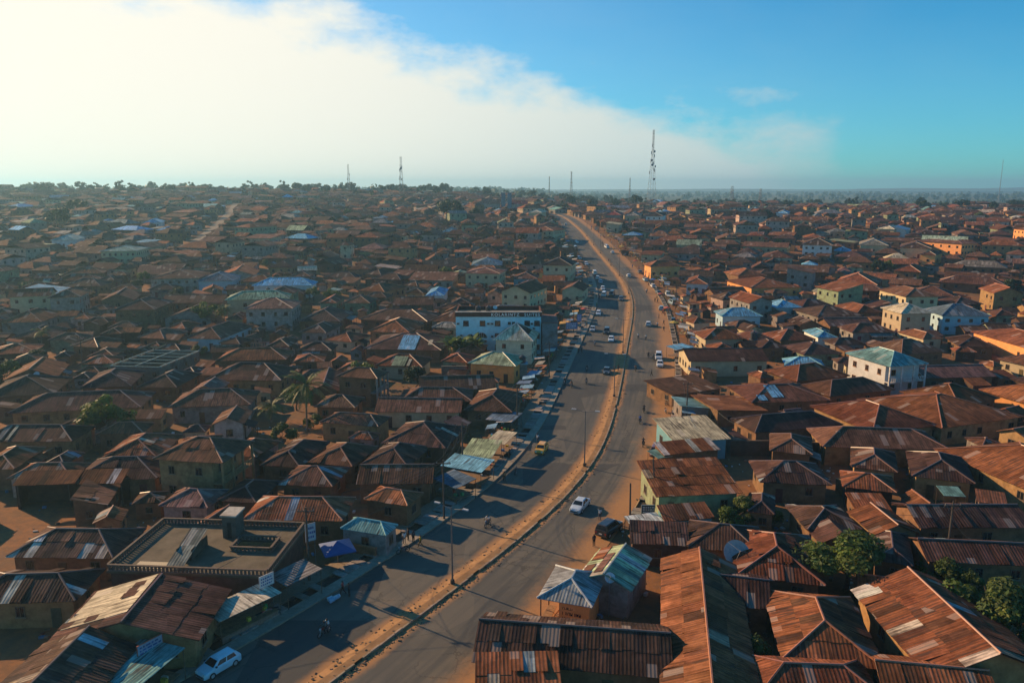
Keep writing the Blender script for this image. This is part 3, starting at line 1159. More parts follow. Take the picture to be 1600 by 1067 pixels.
HS = [
    # ---- west side, near
    ((-60, 1125), (110, 1130), (215, 1008), 3.2, 2.0, 'g', 'y', 'd', 'm', None),
    ((70, 1008), (312, 998), (374, 918), 3.3, 2.4, 'g', 'y', 'd', 'o', 'wide brown tin roof with pale cream far slope behind the white roadside awning', dict(patches=((0.02, 0.8, 0.04, 0.96, 'c'),), pplane=1)),
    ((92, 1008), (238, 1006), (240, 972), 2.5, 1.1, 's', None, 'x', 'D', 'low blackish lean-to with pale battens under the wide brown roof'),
    ((-70, 945), (118, 938), (168, 888), 3.1, 2.9, 'h', None, 'd', 'o', None),
    ((10, 869), (176, 872), (226, 826), 3.0, 2.3, 'h', None, 'd', 'm', 'dark patched hip roof with two pale sheets against the flat-roofed block', dict(patch=0.12)),
    ((378, 813), (536, 812), (566, 776), 3.4, 2.3, 'h', None, 'r', 'm', None),
    ((531, 826), (604, 836), (628, 821), 3.0, 2.0, 'h', None, 't', 'y', 'small pale teal hip roof at the kerb beside the blue parasol', dict(nosheet=True)),
    ((236, 718), (350, 722), (406, 689), 6.6, 3.0, 'h', None, 'b', 'o', 'two-storey ochre house with an upper gallery and pyramid-like brown roof', dict(ver=1, ohR=2.0, vcol='o')),
    ((113, 750), (244, 749), (262, 716), 3.2, 2.8, 'h', None, 'd', 'm', None),
    ((150, 722), (250, 712), (305, 676), 3.2, 2.6, 'h', 'y', 'r', 'm', None),
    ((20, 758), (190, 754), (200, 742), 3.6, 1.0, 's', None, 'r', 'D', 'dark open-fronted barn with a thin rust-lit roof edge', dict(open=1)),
    ((112, 792), (166, 791), (183, 757), 2.8, 1.2, 's', None, 'b', 'm', None),
    ((-40, 691), (113, 689), (150, 668), 3.6, 2.0, 'h', None, 'b', 'o', 'ochre bungalow with three small windows and zinc-striped brown roof', dict(patches=((0.2, 0.26, 0.1, 1, 'g'), (0.30, 0.33, 0.1, 1, 'c'), (0.58, 0.62, .1, .8, 'p')))),
    ((8, 648), (222, 634), (275, 610), 3.2, 2.6, 'h', None, 'b', 'o', 'very long brown hip roof behind the leafy tree'),
    ((262, 637), (392, 632), (408, 611), 3.4, 2.4, 'h', None, 'b', 'y', None),
    ((320, 594), (440, 594), (470, 574), 3.6, 2.6, 'h', None, 'b', 'o', None),
    ((335, 565), (448, 561), (472, 547), 3.4, 2.2, 'h', None, 'r', 'm', None),
    ((215, 604), (275, 606), (312, 584), 3.2, 2.4, 'h', 'y', 'd', 'm', None),
    ((123, 607), (205, 603), (228, 580), 3.0, 2.4, 'h', 'y', 'd', 'm', None),
    ((-30, 622), (85, 615), (112, 590), 3.2, 2.6, 'h', None, 'd', 'm', None),
    ((284, 531), (348, 530), (405, 507), 3.4, 2.4, 'h', 'y', 'b', 'L', 'pale-walled bungalow with rust front slope near the palm and leafy tree'),
    ((380, 484), (458, 483), (472, 470), 6.8, 2.4, 'h', None, 'p', 'p', 'two-storey pinkish house with outside stair and a black roof tank', dict(allwin=1)),
    ((350, 471), (452, 466), (474, 457), 7.0, 2.2, 'h', None, 'n', 'c', 'large grey-green hip roof behind the pinkish two-storey house'),
    ((393, 448), (488, 447), (499, 439), 4.5, 2.4, 'h', None, 'k', 'w', 'long pale blue hip roof behind the grey-green roof'),
    ((235, 437), (310, 438), (314, 424), 5.3, 2.4, 'h', None, 'd', 'p', 'pink-walled school-like block with a row of dark windows', dict(allwin=1, wspace=2.4)),
    ((308, 441), (364, 441), (370, 430), 4.6, 2.6, 'h', None, 'u', 'L', 'slate blue hip roof joined to the pink-walled block'),
    ((33, 462), (90, 462), (108, 449), 4.0, 1.8, 's', None, 'k', 'w', 'bright sky blue lean-to roof standing out among dark brown roofs'),
    ((178, 485), (240, 486), (264, 470), 6.4, 2.4, 'h', None, 'd', 'm', 'brown-walled two-storey house with four dark upper windows', dict(allwin=1)),
    ((158, 394), (212, 395), (218, 386), 6.5, 1.8, 'h', None, 't', 'c', 'cream two-storey block with a teal hip roof', dict(allwin=1, wspace=2.2)),
    ((80, 378), (118, 378), (127, 369), 4.0, 2.2, 'h', None, 't', 'w', None),
    ((224, 350), (252, 350), (254, 344), 3.5, 2.6, 'h', None, 'k', 'w', 'small blue pyramid roof high on the hillside'),
    ((525, 588), (590, 592), (609, 581), 6.2, 2.8, 'h', None, 'b', 'm', 'brown two-storey house with a gallery beside the tall palm', dict(ver=1, ohR=1.8, vcol='y')),
    ((480, 612), (530, 611), (536, 582), 3.0, 2.0, 'g', None, 'b', 'm', None),
    ((490, 636), (555, 637), (572, 621), 3.0, 2.0, 'h', None, 'b', 'm', None),
    ((585, 643), (720, 645), (722, 626), 3.2, 1.6, 'g', 'x', 'b', 'c', 'long low cream building with a plain brown gable roof'),
    ((622, 628), (738, 627), (742, 609), 3.2, 2.0, 'h', None, 'b', 'm', None),
    ((655, 611), (775, 606), (778, 590), 3.4, 2.0, 'g', 'x', 'b', 'm', None),
    ((498, 660), (592, 666), (620, 652), 3.4, 2.4, 'h', None, 'b', 'o', None),
    ((597, 692), (695, 701), (722, 668), 3.2, 3.0, 'h', 'y', 'd', 'm', 'very dark steep roof with a thin sunlit edge above the roadside stalls'),
    ((405, 728), (470, 729), (520, 690), 3.0, 2.4, 'h', 'y', 'd', 'm', None),
    ((478, 724), (553, 727), (602, 697), 3.0, 2.4, 'h', 'y', 'b', 'm', None),
    ((563, 726), (640, 728), (682, 697), 3.0, 2.4, 'h', 'y', 'd', 'm', None),
    ((435, 757), (520, 760), (548, 731), 3.1, 2.6, 'h', None, 'b', 'm', None),
    ((556, 756), (676, 755), (682, 727), 3.2, 2.0, 'g', 'x', 'b', 'm', None),
    ((563, 783), (642, 786), (690, 770), 3.2, 2.0, 'h', None, 'r', 'm', None),
    ((340, 782), (400, 785), (440, 752), 3.0, 2.4, 'h', 'y', 'd', 'm', None),
    ((725, 640), (800, 645), (815, 615), 3.2, 2.6, 'h', 'y', 'b', 'm', None),
    ((585, 571), (660, 574), (676, 560), 3.2, 2.2, 'h', None, 'r', 'c', 'cream cottage under a patched green and rust roof', dict(patches=((0.35, 0.62, 0.02, 0.8, 'n'), (0.66, .72, .05, .6, 'c')))),
    ((567, 546), (690, 548), (712, 526), 3.4, 2.6, 'h', None, 'd', 'm', 'dark hip roof with a large pale blue patch near the blue hotel', dict(patches=((0.44, 0.66, 0.0, 0.85, 'k'), (0.80, .85, .3, .6, 'c')))),
    ((560, 500), (668, 504), (690, 489), 3.2, 2.4, 'h', None, 'd', 'm', None),
    ((574, 519), (640, 521), (668, 503), 3.2, 2.4, 'h', 'y', 'r', 'o', None),
    ((535, 474), (578, 475), (590, 466), 3.6, 2.0, 'h', None, 'b', 'G', None),
    ((497, 476), (527, 474), (545, 461), 3.6, 2.2, 'h', 'y', 'r', 'G', None),
    ((555, 455), (602, 458), (640, 447), 3.6, 2.2, 'h', None, 'r', 'o', None),
    ((663, 466), (695, 462), (712, 448), 3.6, 2.2, 'h', 'y', 'k', 'w', 'blue and white tin roof just behind the hotel'),
    ((725, 428), (782, 430), (790, 420), 6.0, 1.6, 'h', None, 'p', 'c', 'cream two-storey house with a pinkish roof behind the hotel', dict(allwin=1)),
    ((846, 416), (894, 417), (905, 407), 7.0, 2.6, 'h', None, 'x', 'c', 'tall cream house with a black hip roof at the roadside', dict(allwin=1)),
    ((823, 360), (862, 364), (872, 357), 6.0, 2.0, 'h', None, 'r', 'c', 'yellowish two-storey house with rust roof near the road crest'),
    ((826, 333), (846, 334), (850, 330), 5.0, 2.0, 'h', None, 'c', 'c', 'pale cream house beside the road crest'),
    ((800, 437), (840, 437), (846, 429), 3.4, 2.0, 'h', None, 'b', 'e', None),
    ((845, 442), (882, 441), (892, 432), 3.2, 1.8, 'g', 'x', 'r', 'm', None),
    ((876, 455), (912, 457), (920, 445), 4.5, 2.0, 'g', 'y', 'b', 'c', 'cream house with white-edged gable beside the parked cars'),
    ((728, 569), (808, 571), (841, 558), 4.2, 2.6, 'h', None, 'n', 'P', 'orange-walled house with a pale green hip roof below the hotel', dict(wsc=1.1)),
    ((770, 532), (834, 533), (848, 519), 6.0, 3.6, 'h', None, 'c', 'C', 'cream two-storey house with a pale pyramid roof hiding the hotel corner', dict(nosheet=1, steep=1)),
    # ---- east side, near
    ((836, 939), (928, 944), (966, 894), 3.4, 2.3, 'h', 'y', 'K', 'O', 'orange kiosk with painted lettering and a blue-grey striped hip roof', dict(blind=1, nosheet=True, ohL=2.2, name2='kiosk')),
    ((902, 902), (984, 926), (1010, 874), 3.5, 2.2, 'g', 'y', 'n', 'y', 'greenish patched gable house just behind the orange kiosk', dict(blind=1, patch=.3, pplane=1, patches=((.02, .45, .05, .5, 'r'), (.3, .9, .55, .85, 'p'), (.6, .98, .05, .4, 'b')))),
    ((985, 850), (1078, 851), (1086, 829), 3.0, 1.2, 's', None, 'd', 'D', None),
    ((1075, 858), (1190, 862), (1205, 822), 3.2, 2.2, 'h', None, 'd', 'm', None),
    ((1040, 816), (1114, 807), (1112, 791), 3.0, 0.9, 's', None, 'r', 'e', 'small rust lean-to with pale teal wall before the leafy bush'),
    ((1028, 780), (1157, 766), (1136, 726), 3.6, 1.6, 's', None, 'r', 'G', 'large striped rust roof over a pale green wall by the leaning pole'),
    ((1060, 696), (1136, 681), (1120, 653), 3.6, 1.2, 's', None, 'c', 'e', 'cream-roofed workshop with a pale blue side wall', dict(nosheet=True)),
    ((1040, 713), (1122, 700), (1126, 686), 3.0, 0.8, 's', None, 'r', 'm', None),
    ((1060, 621), (1122, 603), (1100, 583), 2.8, 0.7, 's', None, 'b', 'm', None),
    ((1122, 649), (1198, 640), (1160, 616), 2.8, 0.9, 's', None, 'r', 'm', None),
    ((1064, 641), (1114, 637), (1108, 622), 2.8, 0.7, 's', None, 't', 'y', None),
    ((1078, 566), (1202, 563), (1186, 545), 3.8, 1.8, 'g', 'x', 'd', 'c', 'long cream building with a dark brown roof and a row of doors', dict(wspace=2.8)),
    ((1083, 519), (1100, 531), (1165, 530), 3.8, 2.4, 'h', None, 'r', 'c', None),
    ((1070, 500), (1083, 506), (1110, 504), 3.4, 2.2, 'h', None, 'r', 'c', None),
    ((1115, 486), (1127, 495), (1192, 495), 4.2, 2.6, 'h', None, 'k', 'L', 'bright blue hip roof with one white slope and white-framed windows', dict(allwin=1)),
    ((1106, 462), (1130, 470), (1184, 468), 4.2, 2.4, 'h', None, 'd', 'p', 'pinkish colonnaded house with a dark brown roof behind the bright blue roof', dict(allwin=1)),
    ((1190, 473), (1212, 482), (1254, 481), 3.6, 3.0, 'h', None, 'k', 'w', 'blue pyramid roof with a pale sunlit slope'),
    ((1255, 516), (1276, 528), (1306, 527), 3.2, 2.4, 'h', None, 'k', 'w', 'small blue pyramid roof with a pale cream slope beside rust roofs'),
    ((1188, 521), (1221, 533), (1280, 532), 3.2, 2.6, 'h', None, 'r', 'm', None),
    ((1227, 572), (1290, 573), (1296, 563), 3.0, 2.8, 'h', None, 'k', 'w', 'wide light blue pyramid roof'),
    ((1200, 578), (1238, 597), (1312, 585), 3.0, 2.2, 'h', None, 'r', 'm', None),
    ((1250, 602), (1294, 620), (1394, 608), 3.2, 2.6, 'h', None, 'b', 'm', None),
    ((1180, 633), (1292, 622), (1272, 596), 3.2, 1.8, 'h', None, 'b', 'm', 'brown roof with two sky blue patches and a blue edge', dict(patches=((0.30, 0.45, 0.25, 0.95, 'k'), (0.12, .22, .1, .4, 'k')))),
    ((1185, 679), (1312, 661), (1298, 640), 3.3, 2.2, 'h', None, 'd', 'm', None),
    ((1320, 552), (1392, 573), (1454, 569), 7.2, 2.3, 'h', None, 't', 'w', 'white two-storey house with a teal hip roof and arched ground floor', dict(ver=1, ohR=1.9, vcol='w', wcol=(1.6, 1.0, 0.5))),
    ((1378, 480), (1405, 491), (1453, 489), 7.0, 2.6, 'h', None, 'c', 'c', 'cream two-storey house with a pale sunlit roof slope and outside stair', dict(allwin=1)),
    ((1445, 482), (1468, 494), (1544, 494), 5.6, 3.0, 'h', None, 'u', 'L', 'large steel blue hip roof beside the cream two-storey house', dict(allwin=1)),
    ((1404, 518), (1440, 531), (1466, 528), 3.2, 2.4, 'h', None, 'r', 'c', None),
    ((1345, 540), (1418, 554), (1505, 553), 3.2, 2.4, 'h', None, 'b', 'm', None),
    ((1474, 527), (1500, 541), (1562, 545), 3.2, 2.6, 'h', None, 'd', 'm', None),
    ((1527, 517), (1606, 549), (1668, 540), 4.2, 2.2, 'h', None, 'r', 'O', 'long sunlit orange-walled house with a rust roof at the picture edge', dict(wspace=2.4)),
    ((1560, 560), (1606, 573), (1660, 566), 3.4, 1.8, 'h', None, 'b', 'c', None),
    ((1450, 593), (1552, 586), (1530, 570), 3.0, 1.6, 'g', 'x', 'p', 'm', None),
    ((1270, 634), (1358, 676), (1450, 661), 3.5, 2.4, 'h', None, 'r', 'o', None),
    ((1345, 623), (1465, 670), (1576, 647), 3.5, 2.6, 'h', None, 'r', 'o', None),
    ((1405, 612), (1500, 636), (1562, 622), 3.3, 2.4, 'h', None, 'r', 'm', None),
    ((1535, 608), (1606, 634), (1680, 622), 3.5, 2.4, 'h', None, 'r', 'O', None),
    ((1290, 702), (1480, 699), (1486, 672), 3.3, 2.4, 'h', None, 'b', 'o', 'long dark brown roof with one sunlit end before the courtyard houses'),
    ((1478, 700), (1592, 772), (1690, 735), 3.3, 2.8, 'h', None, 'r', 'o', 'long diagonal rust red roof running out of the picture'),
    ((1330, 733), (1402, 734), (1416, 706), 3.3, 2.3, 'h', None, 'b', 'o', 'ochre courtyard house with two small square windows'),
    ((1427, 748), (1522, 751), (1524, 714), 3.3, 2.4, 'h', None, 'd', 'o', 'ochre courtyard house with a dark roof and a small green porch'),
    ((1190, 757), (1297, 754), (1294, 722), 3.2, 2.2, 'h', None, 'd', 'm', None),
    ((1328, 800), (1362, 836), (1430, 830), 3.3, 2.2, 'g', 'x', 'r', 'o', None),
    ((1440, 827), (1612, 821), (1604, 795), 3.3, 2.0, 'g', 'x', 'd', 'm', None),
    ((1452, 880), (1622, 881), (1606, 844), 3.2, 2.0, 'g', 'x', 'd', 'm', None),
    ((1365, 878), (1426, 880), (1428, 834), 3.1, 1.8, 'h', 'y', 'd', 'm', None),
    ((1336, 921), (1448, 1062), (1640, 1046), 3.3, 2.6, 'g', 'x', 'r', 'o', 'long rust roof of many patched sheets beside the green bushes', dict(patch=0.16)),
    ((1225, 1038), (1378, 1036), (1345, 928), 3.2, 3.2, 'h', None, 'r', 'm', 'steep rust pyramid roof beside the small leafy bush'),
    ((1150, 906), (1288, 908), (1282, 834), 3.2, 2.8, 'h', None, 'r', 'm', 'rust hip roof with the big satellite dish at its foot'),
    ((1036, 872), (1030, 1105), (1152, 1108), 3.3, 2.6, 'g', 'x', 'r', 'm', 'very long rust gable roof with a sunlit west slope and dark east slope'),
    ((735, 1038), (1052, 1054), (1078, 988), 3.2, 1.9, 'g', 'x', 'd', 'm', 'long low dark striped roof across the kiosk yard'),
    ((742, 1085), (880, 1092), (850, 1040), 3.0, 1.2, 's', None, 'r', 'm', None),
    ((1195, 1080), (1372, 1080), (1368, 1034), 3.2, 2.0, 'h', None, 'r', 'm', None),
    ((1382, 1085), (1560, 1090), (1556, 1034), 3.2, 1.8, 'g', 'x', 'r', 'm', None),
    ((1115, 945), (1205, 948), (1210, 895), 3.0, 1.8, 'g', 'x', 'd', 'm', None),
    ((1215, 895), (1285, 897), (1290, 868), 2.9, 1.4, 's', None, 'd', 'm', None),
    ((1168, 800), (1210, 802), (1215, 775), 2.9, 1.6, 'h', None, 'd', 'm', None),
    # ---- farther landmarks on the east side
    ((1070, 445), (1106, 446), (1112, 434), 4.0, 2.4, 'h', None, 'r', 'w', 'roadside house with white columns and a rust roof', dict(allwin=1, wspace=2.0)),
    ((1138, 436), (1168, 453), (1242, 449), 3.8, 2.4, 'h', None, 'r', 'O', None),
    ((1008, 412), (1012, 418), (1060, 416), 5.0, 2.6, 'h', None, 'r', 'O', 'yellow-orange shop front under a steep rust roof at the market', dict(allwin=1)),
    ((1008, 339), (1036, 340), (1040, 334), 6.0, 3.6, 'h', None, 'x', 'w', 'white two-storey house with a black pyramid roof beneath the tall mast', dict(allwin=1)),
    ((945, 337), (970, 338), (973, 333), 5.0, 3.2, 'h', None, 'R', 'y', 'grey house with a bright red hip roof beyond the road crest'),
    ((976, 338), (998, 339), (1001, 334), 4.5, 3.2, 'h', None, 'g', 'c', 'yellowish house with a grey pyramid roof near the mast'),
    ((946, 352), (968, 353), (972, 348), 4.5, 1.2, 's', None, 'c', 'c', 'cream roadside shop block near the crest'),
    ((1428, 374), (1500, 385), (1510, 380), 6.5, 1.0, 'h', None, 'b', 'O', 'long sunlit yellow-orange two-storey block', dict(allwin=1, wspace=2.4)),
    ((1252, 384), (1302, 386), (1306, 378), 6.0, 3.0, 'h', None, 'd', 'w', 'white-walled two-storey house with a dark brown hip roof', dict(allwin=1)),
    ((1342, 385), (1388, 386), (1394, 378), 4.5, 2.8, 'h', None, 'g', 'c', 'pale grey hip roof over a cream house'),
    ((1405, 389), (1456, 391), (1462, 382), 5.0, 2.6, 'h', None, 'd', 'c', None),
    ((1437, 398), (1462, 401), (1470, 395), 4.6, 2.0, 'h', None, 'b', 'O', None),
    ((1300, 444), (1372, 447), (1396, 436), 3.6, 4.4, 'h', None, 'r', 'm', 'broad tall rust pyramid roof'),
    ((1392, 424), (1440, 427), (1464, 420), 3.6, 2.8, 'h', None, 'r', 'm', None),
    ((1372, 357), (1394, 361), (1398, 356), 4.5, 1.8, 'h', None, 'c', 'c', None),
    ((1396, 360), (1416, 362), (1420, 356), 4.0, 2.0, 's', None, 'k', 'w', 'small bright blue roof beside a sunlit cream house'),
    ((1212, 334), (1231, 335), (1234, 330), 4.5, 2.6, 'h', None, 'k', 'w', 'small white house with a pale blue roof in the haze'),
    ((1582, 356), (1612, 362), (1618, 354), 6.0, 2.0, 'h', None, 'r', 'O', None),
]
KIOSK = None
for row in HS:
    opt = row[10] if len(row) > 10 else {}
    opt = dict(opt)
    nm = opt.pop('name2', None)
    o = traced(*row[:10], name=nm, cat='kiosk' if nm else 'house', **opt)
    if nm:
        KIOSK = o


# ------------------------------------------------------------------ special buildings
def frame3(A, B, C, h):
    pa, pb, pc = pix(*A, h), pix(*B, h), pix(*C, h)
    ex, ey = pb[0] - pa[0], pb[1] - pa[1]
    L = math.hypot(ex, ey)
    ex, ey = ex / L, ey / L
    d = (pc[0] - pb[0]) * -ey + (pc[1] - pb[1]) * ex
    Wd = max(1.5, abs(d))
    cx = (pa[0] + pb[0]) / 2 - ey * d / 2
    cy = (pa[1] + pb[1]) / 2 + ex * d / 2
    return cx, cy, math.atan2(ey, ex), L, Wd


def text_mesh(s, size, mat, tint=(1, 1, 1), depth=0.04, spacing=1.0):
    cu = bpy.data.curves.new('lettering', 'FONT')
    cu.body = s
    cu.size = size
    cu.extrude = depth
    cu.offset = 0.012 * size
    cu.space_character = spacing
    cu.align_x = 'CENTER'
    o = bpy.data.objects.new('lettering', cu)
    COL.objects.link(o)
    dg = bpy.context.evaluated_depsgraph_get()
    me = bpy.data.meshes.new_from_object(o.evaluated_get(dg))
    bpy.data.objects.remove(o)
    me.materials.clear()
    me.materials.append(mat)
    for nm in [u.name for u in me.uv_layers]:
        me.uv_layers.remove(me.uv_layers[nm])
    a = me.color_attributes.new('tint', 'FLOAT_COLOR', 'CORNER')
    a.data.foreach_set('color', np.tile(np.array([*tint, 1.0], dtype=np.float32), len(me.loops)))
    return me


def arch_mesh():
    q = MB()
    n = 12
    pts = [(math.cos(math.pi * i / n), math.sin(math.pi * i / n)) for i in range(n + 1)]
    q.face([(x, -0.04, z) for x, z in pts], (1, 1, 1), 1)
    for (a, b) in zip(pts, pts[1:]):
        q.face([(a[0] * 1.12, -0.09, a[1] * 1.12), (a[0], -0.09, a[1]), (b[0], -0.09, b[1]), (b[0] * 1.12, -0.09, b[1] * 1.12)][::-1], (0.6, 0.6, 0.58))
        q.face([(a[0] * 1.12, -0.09, a[1] * 1.12), (b[0] * 1.12, -0.09, b[1] * 1.12), (b[0] * 1.12, 0.02, b[1] * 1.12), (a[0] * 1.12, 0.02, a[1] * 1.12)], (0.6, 0.6, 0.58))
    for x in (-0.4, 0, 0.4):
        q.box(x - 0.03, -0.08, 0, x + 0.03, 0, math.sqrt(1 - x * x), (0.5, 0.5, 0.48))
    return q.mesh('arched_window', [METAL, GLASS])


def ac_mesh():
    q = MB()
    q.box(-0.42, -0.4, 0, 0.42, 0, 0.6, (0.5, 0.48, 0.44))
    q.box(-0.36, -0.41, 0.08, 0.2, -0.395, 0.52, (0.05, 0.05, 0.05))
    return q.mesh('air_conditioner', [METAL])


ARCH, ACM = arch_mesh(), ac_mesh()
cx, cy, ang, L, Wd = frame3((713, 486), (845, 486), (866, 480), 11.2)
Wd = 11.0
hx, hy = cx - math.sin(ang) * 0, cy
hot = thing('hotel', 'blue three-storey hotel with white letters on its brown parapet', 'hotel', (cx, cy, T(cx, cy)), ang)
RECTS.append((cx, cy, math.cos(ang), math.sin(ang), L / 2 + 0.5, Wd / 2 + 0.5))
a, b = L / 2, Wd / 2
q = MB()
q.box(-a, -b, -2, a, b, 10.0, (0.52, 0.74, 0.78))
q.build('wall', CLEAN, hot)
q = MB()
q.box(-a - 0.15, -b - 0.15, 10.02, a + 0.15, -b + 0.25, 11.2, (0.13, 0.055, 0.04))
q.box(-a - 0.15, b - 0.25, 10.02, a + 0.15, b + 0.15, 11.2, (0.13, 0.055, 0.04))
q.box(-a - 0.15, -b + 0.25, 10.02, -a + 0.25, b - 0.25, 11.2, (0.13, 0.055, 0.04))
q.box(a - 0.25, -b + 0.25, 10.02, a + 0.15, b - 0.25, 11.2, (0.13, 0.055, 0.04))
q.build('parapet', WALL, hot)
q = MB()
q.box(-a - 0.2, -b - 0.22, 11.203, a + 0.2, -b + 0.8, 11.36, (0.42, 0.40, 0.36))
q.box(-a + 0.2, -b + 0.3, 10.1, a - 0.2, b - 0.3, 10.2, (0.16, 0.14, 0.11))
q.build('roof_slab', FLATROOF, hot)
for txt, xc in (('KOLARINTZ', 1.8), ('SUITES', 8.9)):
    me = text_mesh(txt, 1.12, METAL, (0.85, 0.84, 0.8), 0.06, 1.28)
    o = link('lettering', me, hot, (xc, -b - 0.21, 10.24))
    o.rotation_euler = (math.pi / 2, 0, 0)
for z, xs in ((7.6, (-8.6, -4.2, -0.2, 7.6, 10.2)), (4.2, (-0.2, 10.2)), (1.2, (-3.8, -0.2, 4.0, 7.6, 10.2))):
    for x in xs:
        put_window(hot, x, -b, z, 0, True, (1.45, 1, 1.25), (0.5, 0.35, 0.3))
for z in (7.9, 4.5):
    for x in (2.9, 4.0):
        put_window(hot, x, -b, z, 0, True, (0.8, 1, 0.7), (1.6, 2.0, 2.2))
for x, s in ((-7.4, 1.05), (-4.5, 1.45)):
    o = link('arched_window', ARCH, hot, (x, -b, 4.3), 0)
    o.scale = (s, 1, s)
for x, z in ((-10.6, 7.9), (-2.6, 7.9), (-1.6, 7.9), (-9.8, 4.7), (-1.6, 4.5), (-3.4, 3.2), (8.9, 7.9), (9.4, 6.6), (8.9, 4.7), (-6.4, 1.4)):
    link('air_conditioner', ACM, hot, (x, -b, z))
# grey annexe at its roadside end
ax_, ay_, aa_, aL, aW = frame3((846, 500), (866, 501), (870, 494), 8.5)
anx = thing('annexe', 'grey cement annexe with red-brown roof edge beside the blue hotel', 'building', (cx + math.cos(ang) * (a + 2.3), cy + math.sin(ang) * (a + 2.3), T(cx, cy)), ang)
q = MB()
q.box(-2.0, -b - 1.5, -2, 2.0, b, 8.6, (0.22, 0.22, 0.22))
q.build('wall', WALL, anx)
q = MB()
q.box(-2.25, -b - 1.9, 8.61, 2.25, b, 8.8, (0.20, 0.09, 0.07))
q.build('roof', FLATROOF, anx)
for z in (1.4, 5.2):
    put_window(anx, 2.0, -b + 1, z, math.pi / 2, True)
    put_window(anx, 2.0, -b + 5, z, math.pi / 2, True)


def tank(x, y, z, r, h, label, ang=0, tint=(0.03, 0.03, 0.035)):
    o = thing('water_tank', label, 'water tank', (x, y, z), ang)
    q = MB()
    n = 14
    for (r0, z0, r1, z1) in ((r, 0, r, h * 0.8), (r, h * 0.8, r * 0.35, h * 0.95), (r * 0.35, h * 0.95, r * 0.33, h)):
        q.tube((0, 0, z0), (0, 0, z1), r0, r1, n, tint)
    for k in range(1, 4):
        q.tube((0, 0, h * 0.2 * k - 0.03), (0, 0, h * 0.2 * k + 0.03), r * 1.03, r * 1.03, n, tint)
    q.build('body', METAL, o)
    q = MB()
    q.tube((0, 0, h), (0, 0, h + 0.06), r * 0.4, r * 0.38, 10, tint)
    q.build('lid', METAL, o)
    return o


def dish(x, y, z, r, az, label, tint=(0.42, 0.42, 0.41), post=0.8):
    o = thing('satellite_dish', label, 'satellite dish', (x, y, z), az)
    q = MB()
    n, rings = 18, 4
    tilt = Matrix.Rotation(R(50), 4, 'X')
    prev = None
    for k in range(rings + 1):
        rr = r * k / rings
        ring = [tilt @ Vector((rr * math.cos(6.2832 * i / n), rr * math.sin(6.2832 * i / n), 0.28 * rr * rr / r)) + Vector((0, 0, post + r * 0.6)) for i in range(n)]
        if prev:
            for i in range(n):
                j = (i + 1) % n
                f = [prev[i], prev[j], ring[j], ring[i]]
                q.face(f, tint)
                q.face([p - tilt @ Vector((0, 0, 0.03)) for p in f][::-1], tint)
        prev = ring
    q.build('reflector', METAL, o)
    q = MB()
    top = Vector((0, 0, post + r * 0.6))
    q.tube((0, 0, -0.3), top - Vector((0, 0, .05)), 0.05, 0.05, 6, (0.2, 0.2, 0.2))
    q.build('mount', METAL, o)
    q = MB()
    foc = tilt @ Vector((0, 0, r * 0.9)) + top
    for i in (0, 6, 12):
        q.tube(prev[i], foc, 0.02, 0.02, 4, (0.25, 0.25, 0.25))
    q.tube(foc, foc + tilt @ Vector((0, 0, .15)), 0.07, 0.07, 6, (0.3, 0.3, 0.3))
    q.build('feed', METAL, o)
    return o


gz = T(cx, cy)


def on_hotel(u, v):
    return cx + math.cos(ang) * u - math.sin(ang) * v, cy + math.sin(ang) * u + math.cos(ang) * v


for u, lab in ((-5.6, 'black water tank on the hotel roof, farther from the white dish'), (-2.8, 'black water tank on the hotel roof next to the white dish')):
    x, y = on_hotel(u, 0.5)
    tank(x, y, gz + 10.2, 0.75, 1.9, lab)
x, y = on_hotel(-1.0, 0.5)
dish(x, y, gz + 10.2, 0.6, R(8), 'small white satellite dish on the hotel roof', (0.6, 0.62, 0.62), 1.0)

# flat-roofed block with balustraded parapet
cx, cy, ang, L, Wd = frame3((165, 885), (418, 894), (518, 819), 4.2)
blk = thing('flat_roofed_block', 'wide flat-roofed block with balustraded parapet and a sunken court', 'building', (cx, cy, -0.55), ang)
RECTS.append((cx, cy, math.cos(ang), math.sin(ang), L / 2 + 0.3, Wd / 2 + 0.3))
a, b = L / 2, Wd / 2
q = MB()
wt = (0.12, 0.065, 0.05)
q.box(-a + .3, -b + .3, -1, a - .3, -b + .55, 4.0, wt)
q.box(-a + .3, b - .55, -1, a - .3, b - .3, 4.0, wt)
q.box(-a + .3, -b + .56, -1, -a + .55, b - .56, 4.0, wt)
q.box(a - .55, -b + .56, -1, a - .3, b - .56, 4.0, wt)
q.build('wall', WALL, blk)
hx0, hx1, hy0, hy1 = a * 0.28, a * 0.80, -b * 0.10, b * 0.38     # the sunken court
q = MB()
st_ = (0.125, 0.10, 0.065)
q.box(-a, -b, 4.01, hx0, b, 4.25, st_)
q.box(hx1, -b, 4.01, a, b, 4.25, st_)
q.box(hx0, -b, 4.01, hx1, hy0, 4.25, st_)
q.box(hx0, hy1, 4.01, hx1, b, 4.25, st_)
q.build('roof_slab', FLATROOF, blk)
q = MB()
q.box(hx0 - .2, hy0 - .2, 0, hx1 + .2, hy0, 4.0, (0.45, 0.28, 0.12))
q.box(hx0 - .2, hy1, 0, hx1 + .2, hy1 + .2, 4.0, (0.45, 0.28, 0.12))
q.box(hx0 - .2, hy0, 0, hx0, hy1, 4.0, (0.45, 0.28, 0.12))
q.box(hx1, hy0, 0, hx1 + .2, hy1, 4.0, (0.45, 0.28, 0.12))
q.build('court_wall', WALL, blk)


